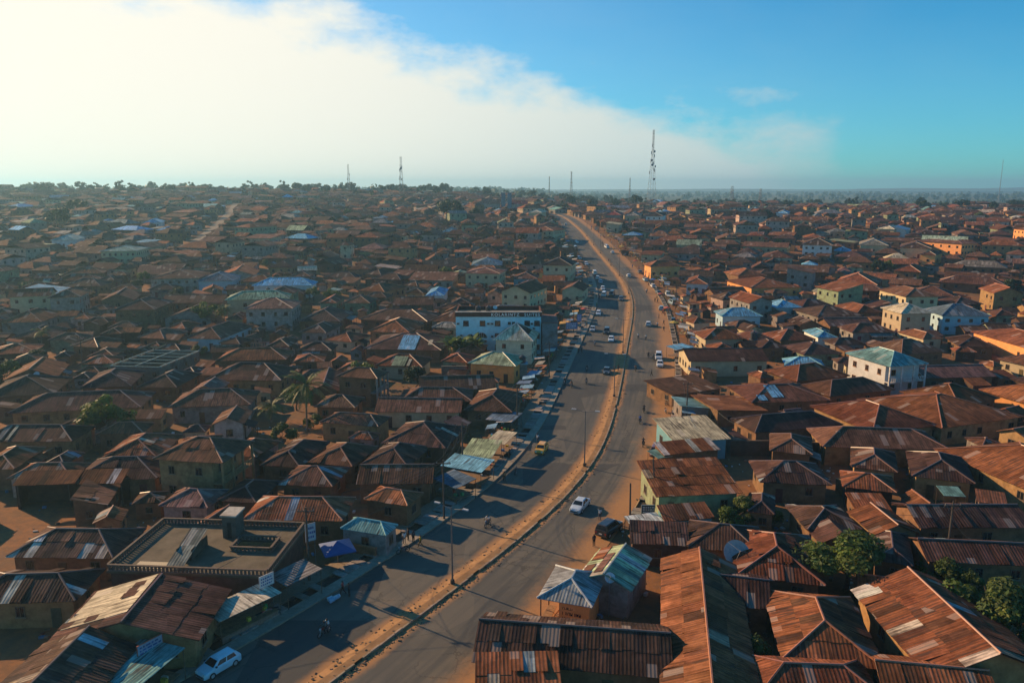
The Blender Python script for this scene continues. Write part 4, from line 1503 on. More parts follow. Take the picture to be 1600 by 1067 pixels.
def parapet(x0, y0, x1, y1, h=0.75):
    q = MB()
    d = math.hypot(x1 - x0, y1 - y0)
    n = max(2, int(d / 0.42))
    M = Matrix.Translation((x0, y0, 4.25)) @ Matrix.Rotation(math.atan2(y1 - y0, x1 - x0), 4, 'Z')
    q.box(0, -0.14, h - 0.14, d, 0.14, h, (0.13, 0.095, 0.07), 0, M)
    q.box(0, -0.12, 0.003, d, 0.12, 0.12, (0.17, 0.13, 0.10), 0, M)
    for i in range(n):
        xx = d * (i + .5) / n
        q.box(xx - 0.1, -0.09, 0.12, xx + 0.1, 0.09, h - 0.14, (0.12, 0.09, 0.07), 0, M)
    q.build('parapet', CONC, blk)


e = 0.12
parapet(-a + e, -b + e, a - e, -b + e)
parapet(-a + e, b - e, a - e, b - e)
parapet(-a + e, -b + 2 * e, -a + e, b - 2 * e)
parapet(a - e, -b + 2 * e, a - e, b - 2 * e)
parapet(hx0, hy0, hx1, hy0, 0.6)
parapet(hx0, hy1, hx1, hy1, 0.6)
parapet(hx0, hy0, hx0, hy1, 0.6)
parapet(hx1, hy0, hx1, hy1, 0.6)
q = MB()
q.box(a * .02, b * .42, 4.25, a * .2, b * .8, 6.9, (0.13, 0.11, 0.09))
q.build('stair_house', WALL, blk)
q = MB()
q.box(a * .0, b * .40, 6.903, a * .22, b * .84, 7.1, (0.40, 0.38, 0.33))
q.build('stair_house_roof', CONC, blk)
q = MB()
q.box(a * .09, b * .42 - .06, 4.3, a * .14, b * .42 + .01, 6.2, (0.03, 0.025, 0.02))
q.build('stair_house_door', WOOD, blk)
q = MB()
pl = [Vector((-a * .30, -b * .86, 0.3)), Vector((-a * .08, -b * .86, 0.3)), Vector((-a * .08, b * .12, 2.0)), Vector((-a * .30, b * .12, 2.0))]
add_roof(q, [pl], (0.24, 0.25, 0.21), 4.3, RNG)
q.build('lean_to_sheet', ROOF, blk)
q = MB()
q.box(-a * .29, -b * .5, 4.26, -a * .28, b * .12, 5.5, (0.1, .08, .06))
q.box(-a * .10, -b * .5, 4.26, -a * .09, b * .12, 5.5, (0.1, .08, .06))
q.build('lean_to_wall', WALL, blk)
q = MB()
q.box(-a * .72, -b * .86, 4.26, -a * .34, -b * .62, 4.30, (0.55, 0.46, 0.3))
q.build('drying_mat', CLOTH, blk)
for k in range(5):
    put_window(blk, -a + (k + .7) * L / 5.5, -b + .3, 1.3, 0, True)


# steel roof frame of an unfinished house
cx, cy, ang, L, Wd = frame3((173, 571), (250, 573), (302, 547), 3.6)
fr = thing('roofless_house', 'roofless walls with bare pale roof battens', 'house', (cx, cy, T(cx, cy)), ang)
RECTS.append((cx, cy, math.cos(ang), math.sin(ang), L / 2, Wd / 2))
a, b = L / 2, Wd / 2
q = MB()
for x0, y0, x1, y1 in ((-a, -b, a, -b + .2), (-a, b - .2, a, b), (-a, -b + .21, -a + .2, b - .21), (a - .2, -b + .21, a, b - .21)):
    q.box(x0, y0, -1, x1, y1, 3.4, (0.16, 0.15, 0.12))
q.build('wall', WALL, fr)
for i in range(6):
    q = MB()
    y = -b + Wd * i / 5
    q.box(-a - .3, y - .08, 3.41, a + .3, y + .08, 3.55, (0.22, 0.33, 0.30))
    q.build('batten', WOOD, fr)
for i in range(3):
    q = MB()
    x = -a + L * i / 2
    q.box(x - .08, -b, 3.56, x + .08, b, 3.7, (0.26, 0.36, 0.33))
    q.build('rafter', WOOD, fr)
for k in range(4):
    put_window(fr, -a + (k + .5) * L / 4, -b, 1.2, 0, True)
    put_window(fr, a, -b + (k + .5) * Wd / 4, 1.2, math.pi / 2, True)


# lettering painted on the kiosk wall, its posts and counter
def kiosk_details(k):
    a_ = None
    w = next(c for c in k.children if c.name.startswith('wall'))
    xs = [v.co.x for v in w.data.vertices]
    ys = [v.co.y for v in w.data.vertices]
    x0, x1, y0 = min(xs), max(xs), min(ys)
    rng = random.Random(5)
    for r_, (z, hh, wd) in enumerate(((2.45, 0.26, 0.35), (1.85, 0.34, 0.62), (1.45, 0.20, 0.72), (1.15, 0.18, 0.78), (0.88, 0.15, 0.5))):
        q = MB()
        x = x0 + 0.35 + (0.3 if r_ == 4 else 0)
        end = x + (x1 - x0) * wd
        bold = 0.6 if r_ == 1 else 0.35
        while x < end:
            cw = hh * rng.uniform(0.4, 0.75)
            t = hh * 0.17
            # a worn painted character: upright strokes with cross bars
            q.box(x, y0 - 0.012, z, x + t, y0 - 0.004, z + hh * rng.choice([1, 1, .8]), (0.035, 0.02, 0.03))
            if rng.random() < .7:
                q.box(x + t, y0 - 0.012, z + hh * rng.choice([0, .4, .82]), x + cw, y0 - 0.004, z + hh * rng.choice([.17, .57, 1.0]) + .001, (0.035, 0.02, 0.03))
            if rng.random() < bold:
                q.box(x + cw - t, y0 - 0.0125, z, x + cw, y0 - 0.0045, z + hh, (0.035, 0.02, 0.03))
            x += cw + hh * (0.5 if rng.random() < .2 else 0.16)
        q.build('painted_lettering', WALL, k)
    for dx, dy in ((-1.9, 0.0), (-1.9, 3.0)):
        q = MB()
        q.box(x0 + dx - .05, y0 + dy - .05, -.5, x0 + dx + .05, y0 + dy + .05, 3.4, (0.08, 0.05, 0.04))
        q.build('post', WOOD, k)
    q = MB()
    q.box(x0 - 1.8, y0 + .3, 1.0, x0 - .9, y0 + 2.6, 1.08, (0.3, .17, .08))
    for i in range(5):
        q.box(x0 - 1.75, y0 + .3 + i * .5, 0, x0 - 1.68, y0 + .38 + i * .5, 1.0, (0.2, .11, .06))
    q.build('counter', WOOD, k)
    return x0, y0


kiosk_details(KIOSK)


# ------------------------------------------------------------------ roadside stalls, awnings, parasols
def stall(x, y, rz, w, d, h, tilt, tint, label=None, desc=None, goods=True, cat='market stall', rng=RNG, name='market_stall'):
    o = thing(name, label or '', cat, (x, y, T(x, y)), rz, 'roadside stalls')
    q = MB()
    pl = [Vector((-w / 2, -d / 2, 0)), Vector((w / 2, -d / 2, 0)), Vector((w / 2, d / 2, tilt)), Vector((-w / 2, d / 2, tilt))]
    add_roof(q, [pl], tint, h, rng, 0.05)
    q.build('awning', ROOF, o)
    for sx in (-1, 1):
        for sy in (-1, 1):
            q = MB()
            zt = h - .06 + (tilt if sy > 0 else 0) * .94 + (tilt * .06 if sy < 0 else 0)
            q.tube((sx * (w / 2 - .15), sy * (d / 2 - .15), -.6), (sx * (w / 2 - .15), sy * (d / 2 - .15), zt), .045, .04, 5, (0.12, .08, .05))
            q.build('post', WOOD, o)
    if goods:
        q = MB()
        q.box(-w / 2 + .3, -d / 2 + .3, .75, w / 2 - .3, d / 2 - .5, .82, (0.25, .15, .08))
        q.box(-w / 2 + .35, -d / 2 + .35, -.5, w / 2 - .35, -d / 2 + .4, .75, jit((0.2, .13, .08), .4, rng))
        q.build('counter', WOOD, o)
        for i in range(3):
            q = MB()
            xx = rng.uniform(-w / 2 + .5, w / 2 - .9)
            yy = rng.uniform(-d / 2 + .4, d / 2 - 1.0) if d > 1.6 else -d / 2 + .4
            q.box(xx, yy, .823, xx + rng.uniform(.3, .6), yy + rng.uniform(.25, .4), .82 + rng.uniform(.15, .45), jit(rng.choice([(0.5, .48, .4), (0.1, .25, .5), (0.5, .1, .06), (0.5, .35, .05), (0.08, .3, .12)]), .3, rng))
            q.build('crate', CLOTH, o)
    RECTS.append((x, y, math.cos(rz), math.sin(rz), w / 2, d / 2))
    if desc:
        mx, my = proj(x, y, T(x, y) + h)
        AUTO.append((o, desc, mx, my))
    return o


def stall_px(A, B, C, h, tilt, key, label, **kw):
    cx, cy, ang, L, Wd = frame3(A, B, C, h)
    return stall(cx, cy, ang, L, Wd, h, tilt, RCOL[key] if isinstance(key, str) else key, label, **kw)


stall_px((224, 1000), (290, 1016), (212, 1075), 2.9, 0.3, 't', 'teal-blue tin awning beside the red-framed sign')
stall_px((343, 971), (440, 925), (414, 908), 2.8, 0.1, (0.66, 0.60, 0.48), 'long white roadside awning over hanging goods')
stall_px((418, 899), (448, 916), (497, 887), 3.0, 0.2, 'g', 'plain grey awning leaning from the flat-roofed block', goods=False)
stall_px((676, 747), (712, 763), (736, 748), 2.7, 0.4, 'u', 'slate blue tin awning, nearest of the kerbside stalls by the yellow taxi')
stall_px((688, 727), (752, 738), (769, 722), 2.9, 0.5, (0.22, 0.50, 0.62), 'bright light blue tin awning by the yellow taxi')
stall_px((718, 712), (768, 716), (784, 692), 2.9, 0.5, 'n', 'faded green and rust awning above the bright light blue one')
stall_px((758, 690), (788, 694), (794, 676), 2.8, 0.3, 'c', 'pale canvas awning at the kerb above the yellow taxi')
stall_px((988, 823), (1040, 816), (1040, 801), 2.8, 0.3, (0.62, 0.62, 0.58), 'white tin awning beside the sandy shoulder near the black car')
stall_px((1028, 716), (1052, 712), (1050, 700), 2.6, 0.3, 't', 'small teal awning by the drain above the striped rust roof')
stall_px((758, 655), (800, 660), (806, 646), 2.7, 0.3, 'u', 'dark blue tin awning below the green-roofed orange house')
stall_px((1058, 547), (1083, 542), (1081, 535), 2.8, 0.4, 'k', 'blue and white awnings before the long cream building')
stall_px((808, 1052), (828, 1050), (830, 1042), 2.6, 0.2, 'n', 'small pale green awning in the lower yard')
stall_px((1475, 774), (1510, 776), (1512, 764), 2.6, 0.3, 't', 'small green tin porch in front of the ochre courtyard house', goods=False)

pcols = [(0.62, 0.58, 0.5), (0.2, 0.36, 0.5), (0.30, 0.13, 0.07), (0.2, 0.12, 0.08), (0.45, 0.42, 0.36), (0.5, 0.3, 0.1), (0.12, 0.2, 0.3), (0.22, 0.2, 0.17)]
pn = ['white', 'light blue', 'rust', 'brown', 'grey', 'orange', 'navy blue', 'dull grey']
rs = random.Random(31)
y = 128.0
while y < 500:
    th = road_dir(y)
    for side in (-1, 1):
        if rs.random() < 0.85:
            k = rs.randrange(len(pcols))
            d = rs.uniform(5.4, 7.5)
            if side > 0:
                d = rs.uniform(6.4, 9.5)
            x0 = xl(y) if side < 0 else xr(y)
            x = x0 + side * d * math.cos(th)
            yy = y - side * d * math.sin(th)
            w, dd = rs.uniform(2.4, 4.6), rs.uniform(1.8, 3.0)
            rz = -th + (math.pi / 2 if side > 0 else -math.pi / 2)
            hit = any(abs(x - r[0]) < r[4] * .8 and abs(yy - r[1]) < r[5] * .8 for r in RECTS[:140])
            if not hit:
                stall(x, yy, rz + rs.uniform(-.15, .15), w, dd, rs.uniform(2.2, 2.7), rs.uniform(.2, .5), pcols[k], desc=f'{pn[k]} awninged market stall', rng=rs)
    y += rs.uniform(3.6, 5.6)


def parasol(x, y, r, h, tint, label=None, desc=None, n=4, rz=0.0):
    o = thing('parasol', label or '', 'parasol', (x, y, T(x, y)), rz, 'roadside parasols')
    q = MB()
    top = Vector((0, 0, h))
    ring = [Vector((r * math.cos(6.2832 * (i + .5) / n), r * math.sin(6.2832 * (i + .5) / n), h - r * .32)) for i in range(n)]
    for i in range(n):
        j = (i + 1) % n
        mid = (ring[i] + ring[j]) / 2 + Vector((0, 0, -.0))
        q.face([ring[i], ring[j], top], jit(tint, .06))
        q.face([ring[i] - Vector((0, 0, .15)), ring[j] - Vector((0, 0, .15)), ring[j], ring[i]], tint)
    q.build('canopy', TARP, o)
    q = MB()
    q.tube((0, 0, -.4), (0, 0, h), .04, .03, 6, (0.2, .18, .16))
    q.build('pole', METAL, o)
    if desc:
        AUTO.append((o, desc, *proj(x, y, T(x, y) + h)))
    return o


x, y = pix(527, 853, 2.2)
parasol(x, y, 2.6, 2.9, (0.015, 0.075, 0.24), 'large square blue parasol beside the flat-roofed block', rz=R(25))
rs = random.Random(8)
for i in range(16):
    y = rs.uniform(230, 470)
    s = rs.choice((-1, 1))
    x = (xl(y) - rs.uniform(2.5, 5.0)) if s < 0 else xr(y) + rs.uniform(3.5, 6)
    k = rs.randrange(4)
    parasol(x, y, rs.uniform(1.1, 1.5), rs.uniform(2.1, 2.5), [(0.5, .1, .06), (0.08, .2, .45), (0.55, .5, .4), (0.5, .36, .06)][k], desc=['red', 'blue', 'cream', 'yellow'][k] + ' market parasol', n=8)


# ------------------------------------------------------------------ the rest of the town
def sat(A, B):
    dx, dy = B[0] - A[0], B[1] - A[1]
    for (ux, uy) in ((A[2], A[3]), (-A[3], A[2]), (B[2], B[3]), (-B[3], B[2])):
        ra = A[4] * abs(A[2] * ux + A[3] * uy) + A[5] * abs(-A[3] * ux + A[2] * uy)
        rb = B[4] * abs(B[2] * ux + B[3] * uy) + B[5] * abs(-B[3] * ux + B[2] * uy)
        if abs(dx * ux + dy * uy) > ra + rb:
            return False
    return True


GRID = {}


def gput(rc):
    GRID.setdefault((int(rc[0] // 30), int(rc[1] // 30)), []).append(rc)


for rc in RECTS:
    gput(rc)


def free(rc):
    i, j = int(rc[0] // 30), int(rc[1] // 30)
    for a in (-1, 0, 1):
        for b in (-1, 0, 1):
            for o in GRID.get((i + a, j + b), ()):
                if sat(rc, o):
                    return False
    return True


KEEP = []      # clearings kept open: (x, y, r)
for p, r in (((20, 850), 9), ((60, 985), 7), ((370, 905), 3), ((1270, 790), 7), ((1430, 775), 6), ((1550, 940), 9), ((440, 680), 8), ((180, 770), 5), ((30, 690), 4), ((95, 330), 30), ((700, 338), 26), ((1480, 460), 14)):
    KEEP.append((*pix(*p), r))

YARDS = []
_ry = random.Random(61)
for i in range(34):
    y = _ry.uniform(110, 620)
    x = _ry.uniform(-.66 * y, .66 * y)
    KEEP.append((x, y, _ry.uniform(6, 11)))
    YARDS.append((x, y))


def clear_of_road(x, y, m):
    if y < 672:
        k_ = ss(330, 380, y)
        if xl(y) - 5.4 + 2.6 * k_ - m < x < xr(y) + 5.2 - 3.0 * k_ + m:
            return False
    for (p, q) in zip(SIDE, SIDE[1:]):
        if min(p[1], q[1]) - m < y < max(p[1], q[1]) + m:
            k = (y - p[1]) / (q[1] - p[1] + 1e-6)
            if abs(x - (p[0] + (q[0] - p[0]) * k)) < 5 + m:
                return False
    return True


rt = random.Random(77)
cand = []
for band, n in (((66, 130), 700), ((130, 220), 1600), ((220, 340), 2600), ((340, 520), 4600), ((520, 760), 6500), ((760, 1080), 5200)):
    for _ in range(n):
        y = rt.uniform(*band)
        x = rt.uniform(-0.72 * y - 22, 0.72 * y + 22)
        cand.append((x, y))
cand.sort(key=lambda c: c[1] + rt.uniform(0, 40))
FILL = []
seeds = list(HOUSES)


def local_angle(x, y):
    best, ba = 70.0 ** 2, None
    for (hx, hy, ha) in seeds:
        d = (hx - x) ** 2 + (hy - y) ** 2
        if d < best:
            best, ba = d, ha
    if ba is None or y > 330:
        base = -road_dir(min(y, 480)) * 0.4 + 0.28 * math.sin(x * 0.009 + 1) + 0.3 * math.sin(y * 0.011 + x * .004)
        if x > xm(min(y, 670)):
            base -= 0.35
        ba = base
    ba += rt.gauss(0, 0.09)
    if rt.random() < 0.5:
        ba += math.pi / 2
    return ba


for (x, y) in cand:
    if any((x - k[0]) ** 2 + (y - k[1]) ** 2 < k[2] ** 2 for k in KEEP):
        continue
    # thin out towards the edge of the town
    edge = ss(740, 1080, y) if x < 60 else ss(600, 1000, y)
    if rt.random() < edge * 0.8:
        continue
    ang = local_angle(x, y)
    for (l0, l1, w0, w1) in ((14, 23, 10.5, 15), (10, 15, 8, 11), (6.5, 9.5, 5.5, 7.5), (3.5, 5.5, 3, 4.2)):
        L, Wd = rt.uniform(l0, l1), rt.uniform(w0, w1)
        if not clear_of_road(x, y, max(L, Wd) * 0.42):
            continue
        k = 1.0 if y > 110 else 0.95
        rc = (x, y, math.cos(ang), math.sin(ang), L / 2 * k + 0.25, Wd / 2 * k + 0.25)
        if free(rc):
            gput(rc)
            FILL.append((x, y, ang, L, Wd))
            break
FILL.sort(key=lambda f: f[1])


def pick_style(L, far):
    z = rt.random()
    roof = 'b' if z < .34 else 'r' if z < .62 else 'd' if z < .86 else rt.choice('ppggggctkundd') if far else rt.choice('pbddg')
    two = L > 9 and rt.random() < (0.05 if not far else 0.10)
    h = rt.uniform(6.0, 7.0) if two else (rt.uniform(2.9, 3.6) if L > 6 else rt.uniform(2.2, 2.7))
    rise = min(L, 13) * rt.uniform(0.15, 0.22)
    typ = rt.choice('hhhg' if not far else 'hhhggs') if L > 6 else rt.choice('gsh')
    wall = rt.choice('mmmmmmooyyyDDcpG') if not two else rt.choice('oompcyG')
    return roof, h, rise, typ, wall


seen = [f for f in FILL if 0 - 60 < proj(f[0], f[1], T(f[0], f[1]) + 4)[0] < 1660]
n_ind = 300 - len(HS)
far_mb_r, far_mb_w, far_mb_o = MB(), MB(), MB()
cnt = 0
small = 0
for (x, y, ang, L, Wd) in seen:
    roof, h, rise, typ, wall = pick_style(L, y > 250)
    big = L > 6
    if (big and cnt < n_ind) or (not big and small < 90 and y < 230):
        near = y < 200
        mx, my = proj(x, y, T(x, y) + h)
        wo_ = {}
        if big and h < 5:
            z_ = rt.random()
            b_ = Wd / 2
            if z_ < .45:
                ww, wl, sx = rt.uniform(4.5, 6.5), rt.uniform(4, 8), rt.choice((-1, 1))
                lx, ly = sx * (L / 2 - ww / 2 - .2), -b_ - wl / 2 - .2
                gx_, gy_ = x + math.cos(ang) * lx - math.sin(ang) * ly, y + math.sin(ang) * lx + math.cos(ang) * ly
                rc = (gx_, gy_, math.cos(ang), math.sin(ang), ww / 2 - .6, wl / 2 - .9)
                if clear_of_road(gx_, gy_, 3.5) and not any(sat(rc, o_) for i_ in (-1, 0, 1) for j_ in (-1, 0, 1) for o_ in GRID.get((int(gx_ // 30) + i_, int(gy_ // 30) + j_), ()) if (o_[0] - x) ** 2 + (o_[1] - y) ** 2 > .01):
                    wo_['wing'] = (sx, ww, wl)
                    gput(rc)
            if not wo_ and z_ < .8:
                p0 = rt.uniform(-L / 2, 0)
                wo_['porch'] = (p0, p0 + rt.uniform(3, L / 2), rt.uniform(.8, 1.8))
        o = make_house(x, y, ang, L, Wd, h, rise, typ, None, roof, wall, '', ('two_storey_house' if h > 5.2 else 'house') if big else 'shed', 'house' if big else 'shed', near, y < 118 and abs(x) < 0.7 * y + 12, random.Random(int(x * 31 + y * 17)), wo_,
                       'tin-roofed houses of the town' if big else 'small tin sheds')
        d = describe(roof, typ, L, h)
        if not big:
            d = d.replace('bungalow', 'shed')
        AUTO.append((o, d, min(1590, max(8, mx)), min(1060, my)))
        if big:
            cnt += 1
        else:
            small += 1
    else:
        gz = T(x, y)
        rise *= .6 if typ == 's' else 1
        planes, ridges, rz = roof_planes(L, Wd, typ, rise, 'x' if L >= Wd else 'y', rt)
        M = Matrix.Translation((x, y, gz)) @ Matrix.Rotation(ang, 4, 'Z')
        add_roof(far_mb_r, planes, jit(RCOL[roof], .36, rt), h, rt, .12, M)
        wt = jit(WCOL[wall], .2, rt)
        a, b = L / 2 - .5, Wd / 2 - .5
        far_mb_w.box(-a, -b, -1.5, a, b, h + 0.1, wt, 0, M, bottom=False)
        for side in (0, 1):
            ln = a if side == 0 else b
            nwin = int(ln * 2 / 3.2)
            s = -1
            nxg = (math.sin(ang) if side == 0 else math.cos(ang))
            nyg = (-math.cos(ang) if side == 0 else math.sin(ang))
            s = 1 if nxg * x + nyg * y < 0 else -1
            for i in range(nwin):
                c = -ln + 2 * ln * (i + .5) / nwin
                for zb in ((1.0, h - 2.0) if h > 5 else (1.0,)):
                    if side == 0:
                        far_mb_o.box(c - .5, s * -b - .06, zb, c + .5, s * -b + .06, zb + 1.1, (0.03, .03, .03), 0, M)
                    else:
                        far_mb_o.box(s * a - .06, c - .5, zb, s * a + .06, c + .5, zb + 1.1, (0.03, .03, .03), 0, M)
far = thing('far_houses', 'mass of small hazy roofs covering the far slopes', 'houses', (0, 0, 0))
far['kind'] = 'stuff'
for n_, mb_, m_ in (('roof_mass', far_mb_r, ROOF), ('wall_mass', far_mb_w, WALL), ('window_mass', far_mb_o, WOOD)):
    o = mb_.build(n_, m_, far)
    o['kind'] = 'stuff'


# ------------------------------------------------------------------ trees
def crown_mesh(rad, hz, n, leaf, seed, cols, nclump=16, droop=0.0):
    rg = random.Random(seed)
    q = MB()
    cl = []
    for i in range(nclump):
        u = rg.uniform(-0.75, 1)
        ph = rg.uniform(0, 6.28)
        rr = math.sqrt(max(0.0, 1 - u * u)) * rg.uniform(0.45, 0.95)
        cl.append((Vector((rad * rr * math.cos(ph), rad * rr * math.sin(ph), hz * u * rg.uniform(.45, .78))), rad * rg.uniform(0.2, 0.42), jit(rg.choice(cols), .3, rg)))
    for i in range(n):
        c, r, col = rg.choice(cl)
        d = Vector((rg.gauss(0, 1), rg.gauss(0, 1), rg.gauss(0, 1))).normalized()
        p = c + Vector((d.x * r, d.y * r, d.z * r * .75)) * (rg.uniform(.35, 1.0) ** .5) * rg.choice((1, 1, 1, 1.15))
        nrm = (d + Vector((rg.gauss(0, .6), rg.gauss(0, .6), rg.gauss(0, .6) + .4))).normalized()
        u = nrm.orthogonal().normalized()
        w = nrm.cross(u)
        an = rg.uniform(0, 6.28)
        u, w = u * math.cos(an) + w * math.sin(an), w * math.cos(an) - u * math.sin(an)
        s = leaf * rg.uniform(.6, 1.3)
        q.face([p - u * s, p + w * s * .45, p + u * s, p - w * s * .45], jit(col, .22, rg))
    return q.mesh('crown', [LEAF])


def trunk_mesh(h, r, seed, rad):
    rg = random.Random(seed)
    q = MB()
    p = Vector((0, 0, -0.8))
    pts = [p]
    for k in range(4):
        pts.append(Vector((rg.gauss(0, .1) * (k + 1), rg.gauss(0, .1) * (k + 1), h * (k + 1) / 4)))
    for k, (a, b) in enumerate(zip(pts, pts[1:])):
        q.tube(a, b, r * (1 - k * .14), r * (1 - (k + 1) * .14), 7, (0.13, .09, .06), cap=False)
    for i in range(7):
        a = pts[3].lerp(pts[4], rg.random())
        ph = i * 0.9 + rg.random()
        b = a + Vector((math.cos(ph) * rad * .55, math.sin(ph) * rad * .55, rg.uniform(.3, 1.0) * rad * .6))
        q.tube(a, b, r * .4, r * .14, 5, (0.12, .085, .06), cap=False)
    return q.mesh('trunk', [BARK])


GREEN = [(0.07, 0.115, 0.02), (0.09, 0.135, 0.025), (0.05, 0.085, 0.018), (0.125, 0.155, 0.03)]
DARKG = [(0.028, 0.048, 0.018), (0.038, 0.06, 0.02), (0.022, 0.04, 0.016)]
TV = {}


def tree_kind(key, *args):
    if key not in TV:
        TV[key] = (crown_mesh(*args[:6], *args[8:]), trunk_mesh(args[6], args[7], args[3] + 1, args[0]), args[6], args[1])
    return TV[key]


def tree(x, y, key, s=1.0, label=None, desc=None, rz=0.0, sz=None, group='trees among the houses', zoff=0.0, name='tree'):
    cm, tm, th, hz = TV[key]
    o = thing(name, label or '', 'tree', (x, y, T(x, y) + zoff), rz, group)
    o.scale = (s, s, sz or s)
    link('trunk', tm, o)
    c = link('crown', cm, o, (0, 0, th + hz * .35))
    if desc:
        px, py = proj(x, y, T(x, y) + (th + hz) * s)
        AUTO.append((o, desc, px, py))
    return o


tree_kind('big', 3.3, 2.9, 9000, .19, 3, GREEN, 2.6, .22, 22)
tree_kind('bush', 2.2, 1.7, 4200, .17, 5, GREEN, 1.0, .10, 16)
tree_kind('mid', 3.0, 2.6, 2600, .30, 9, DARKG, 3.0, .22, 18)
tree_kind('mid2', 3.6, 2.4, 2600, .32, 10, GREEN, 3.4, .22, 14)
tree_kind('far', 4.0, 3.0, 700, .62, 12, DARKG, 3.5, .3, 14)
tree_kind('far2', 5.0, 3.0, 700, .7, 13, DARKG, 4.5, .3, 12)
tree_kind('far3', 3.0, 4.2, 600, .6, 14, DARKG, 4.0, .3, 12)
for px, py, key, s, lab in (
        (1318, 922, 'big', 1.55, 'big leafy green tree among the rust roofs'),
        (1152, 822, 'bush', 1.25, 'bright leafy shrub beside the small rust lean-to'),
        (1192, 822, 'bush', .95, 'dark shrub next to the bright leafy shrub'),
        (1170, 1050, 'bush', 1.0, 'small bright shrub by the very long rust roof'),
        (1540, 990, 'bush', 1.9, 'broad green thicket beside the long patched roof'),
        (1582, 1020, 'bush', 1.7, 'lower green thicket at the picture edge beside the patched roof'),
        (1470, 915, 'bush', 1.1, 'shrub below the dark striped roof, uphill of the thicket'),
        (1510, 935, 'bush', .9, 'shrub between the thicket and the dark striped roof'),
        (1165, 918, 'bush', .6, 'small creeper-like bush at the roof below the satellite dish'),
        (170, 690, 'mid2', 1.25, 'round leafy tree beside the very long brown roof'),
        (445, 690, 'bush', 1.0, 'low green bush at the foot of the tall palm'),
        (490, 668, 'bush', .8, 'small bright bush beside the tall palm trunk'),
        (325, 512, 'mid2', 1.25, 'leafy tree beside the yellowish palm near the pinkish house'),
        (20, 596, 'bush', 1.5, 'low green bush at the picture edge among dark roofs'),
        (62, 575, 'mid', .8, 'dark round tree beside a rubble yard'),
        (312, 556, 'bush', .9, 'green bush beside the roofless walls'),
        (490, 470, 'mid2', .8, 'green tree behind the long pale blue roof'),
        (697, 436, 'mid2', .8, 'yellow-green tree in front of the cream house behind the hotel'),
        (705, 347, 'far2', 1.9, 'large round dark tree below the church towers'),
        (745, 345, 'far', 1.3, 'smaller dark tree beside the large round tree'),
        (90, 362, 'far2', 1.8, 'large dark tree on the hazy hillside edge'),
        (120, 340, 'far2', 1.6, 'tree above the large dark hillside tree'),
        (1440, 455, 'mid', 1.0, 'dark tree behind the steel blue hip roof'),
        (1580, 462, 'mid', 1.1, 'dark tree by the picture edge above the sunlit orange wall'),
        (1378, 470, 'mid', .7, 'small dark tree above the cream two-storey house'),
        (625, 545, 'bush', .8, 'bush beside the dark roof with the blue patch'),
        (1194, 350, 'far', 1.4, 'dark tree on the far side of the mast plain'),
):
    x, y = pix(px, py)
    tree(x, y, key, s, lab, rz=px * .37, sz=s * .72 if key == 'big' else s)


for i, (x, y) in enumerate(YARDS):
    if clear_of_road(x, y, 4) and free((x, y, 1, 0, 1.2, 1.2)):
        tree(x, y, ('mid', 'mid2', 'bush')[i % 3], (.75, .8, 1.0)[i % 3] * (1 + (i % 5) * .08), desc='yard tree', rz=i * 1.1)


# palms and banana clumps
def frond_mesh(mb, base, az, el, ln, droop, n, wid, col, rg):
    p = base.copy()
    d = Vector((math.cos(az) * math.cos(el), math.sin(az) * math.cos(el), math.sin(el)))
    side = Vector((-math.sin(az), math.cos(az), 0))
    prev = p
    for k in range(n):
        d = (d + Vector((0, 0, -droop))).normalized()
        q = prev + d * (ln / n)
        mb.tube(prev, q, .035 * (1 - k / n) + .012, .03 * (1 - k / n) + .01, 3, col, cap=False)
        wl = wid * math.sin(math.pi * (k + .8) / (n + 1.0)) + .08
        up = side.cross(d)
        for s in (-1, 1):
            for j in (0, .5):
                a = prev.lerp(q, j)
                b = a + d * (ln / n) * .42
                tip = a + side * s * wl + d * wl * .45 - up * 0 + Vector((0, 0, -wl * rg.uniform(.25, .55)))
                mb.face([a, b, tip], jit(col, .2, rg))
        prev = q


def palm(px, py, h, label, r=2.6, bend=.3, zbase=None):
    x, y = pix(px, py)
    rg = random.Random(int(px))
    o = thing('palm_tree', label, 'palm tree', (x, y, T(x, y)), 0, 'palms')
    q = MB()
    pts = [Vector((bend * (k / 6) ** 2, 0, -.5 + (h + .5) * k / 6)) for k in range(7)]
    for k, (a, b) in enumerate(zip(pts, pts[1:])):
        q.tube(a, b, .2 - k * .012, .2 - (k + 1) * .012, 7, jit((0.16, .12, .085), .2, rg), cap=False)
    q.build('trunk', BARK, o)
    q = MB()
    for i in range(28):
        frond_mesh(q, pts[-1], i * 2.4 + rg.random() * .4, rg.uniform(-.25, 1.1), r * rg.uniform(.85, 1.15), .13, 10, .72, jit(rg.choice([(0.08, .12, .03), (0.12, .15, .045), (0.15, .14, .05)]), .2, rg), rg)
    q.build('crown', LEAF, o)
    return o


palm(480, 674, 8.8, 'tall coconut palm rising among the brown roofs', 5.2)
palm(424, 660, 3.4, 'shorter pale palm beside the tall coconut palm', 3.2)
palm(351, 512, 6.0, 'yellowish palm beside the leafy tree near the pinkish house', 2.8)
palm(66, 545, 5.0, 'palm crown showing over the dark roofs near the bright blue roof', 2.6)
for i, (px, py, h) in enumerate(((488, 345, 9), (736, 332, 10), (1318, 318, 14), (1330, 321, 12), (1390, 318, 13), (1268, 322, 11), (1250, 322, 12), (1490, 322, 11), (1545, 320, 12), (1218, 318, 10), (440, 330, 9), (180, 322, 10), (580, 318, 10))):
    o = palm(px, py, h, '', 3.2, .8)
    AUTO.append((o, 'hazy slender far palm', px, py - 10))


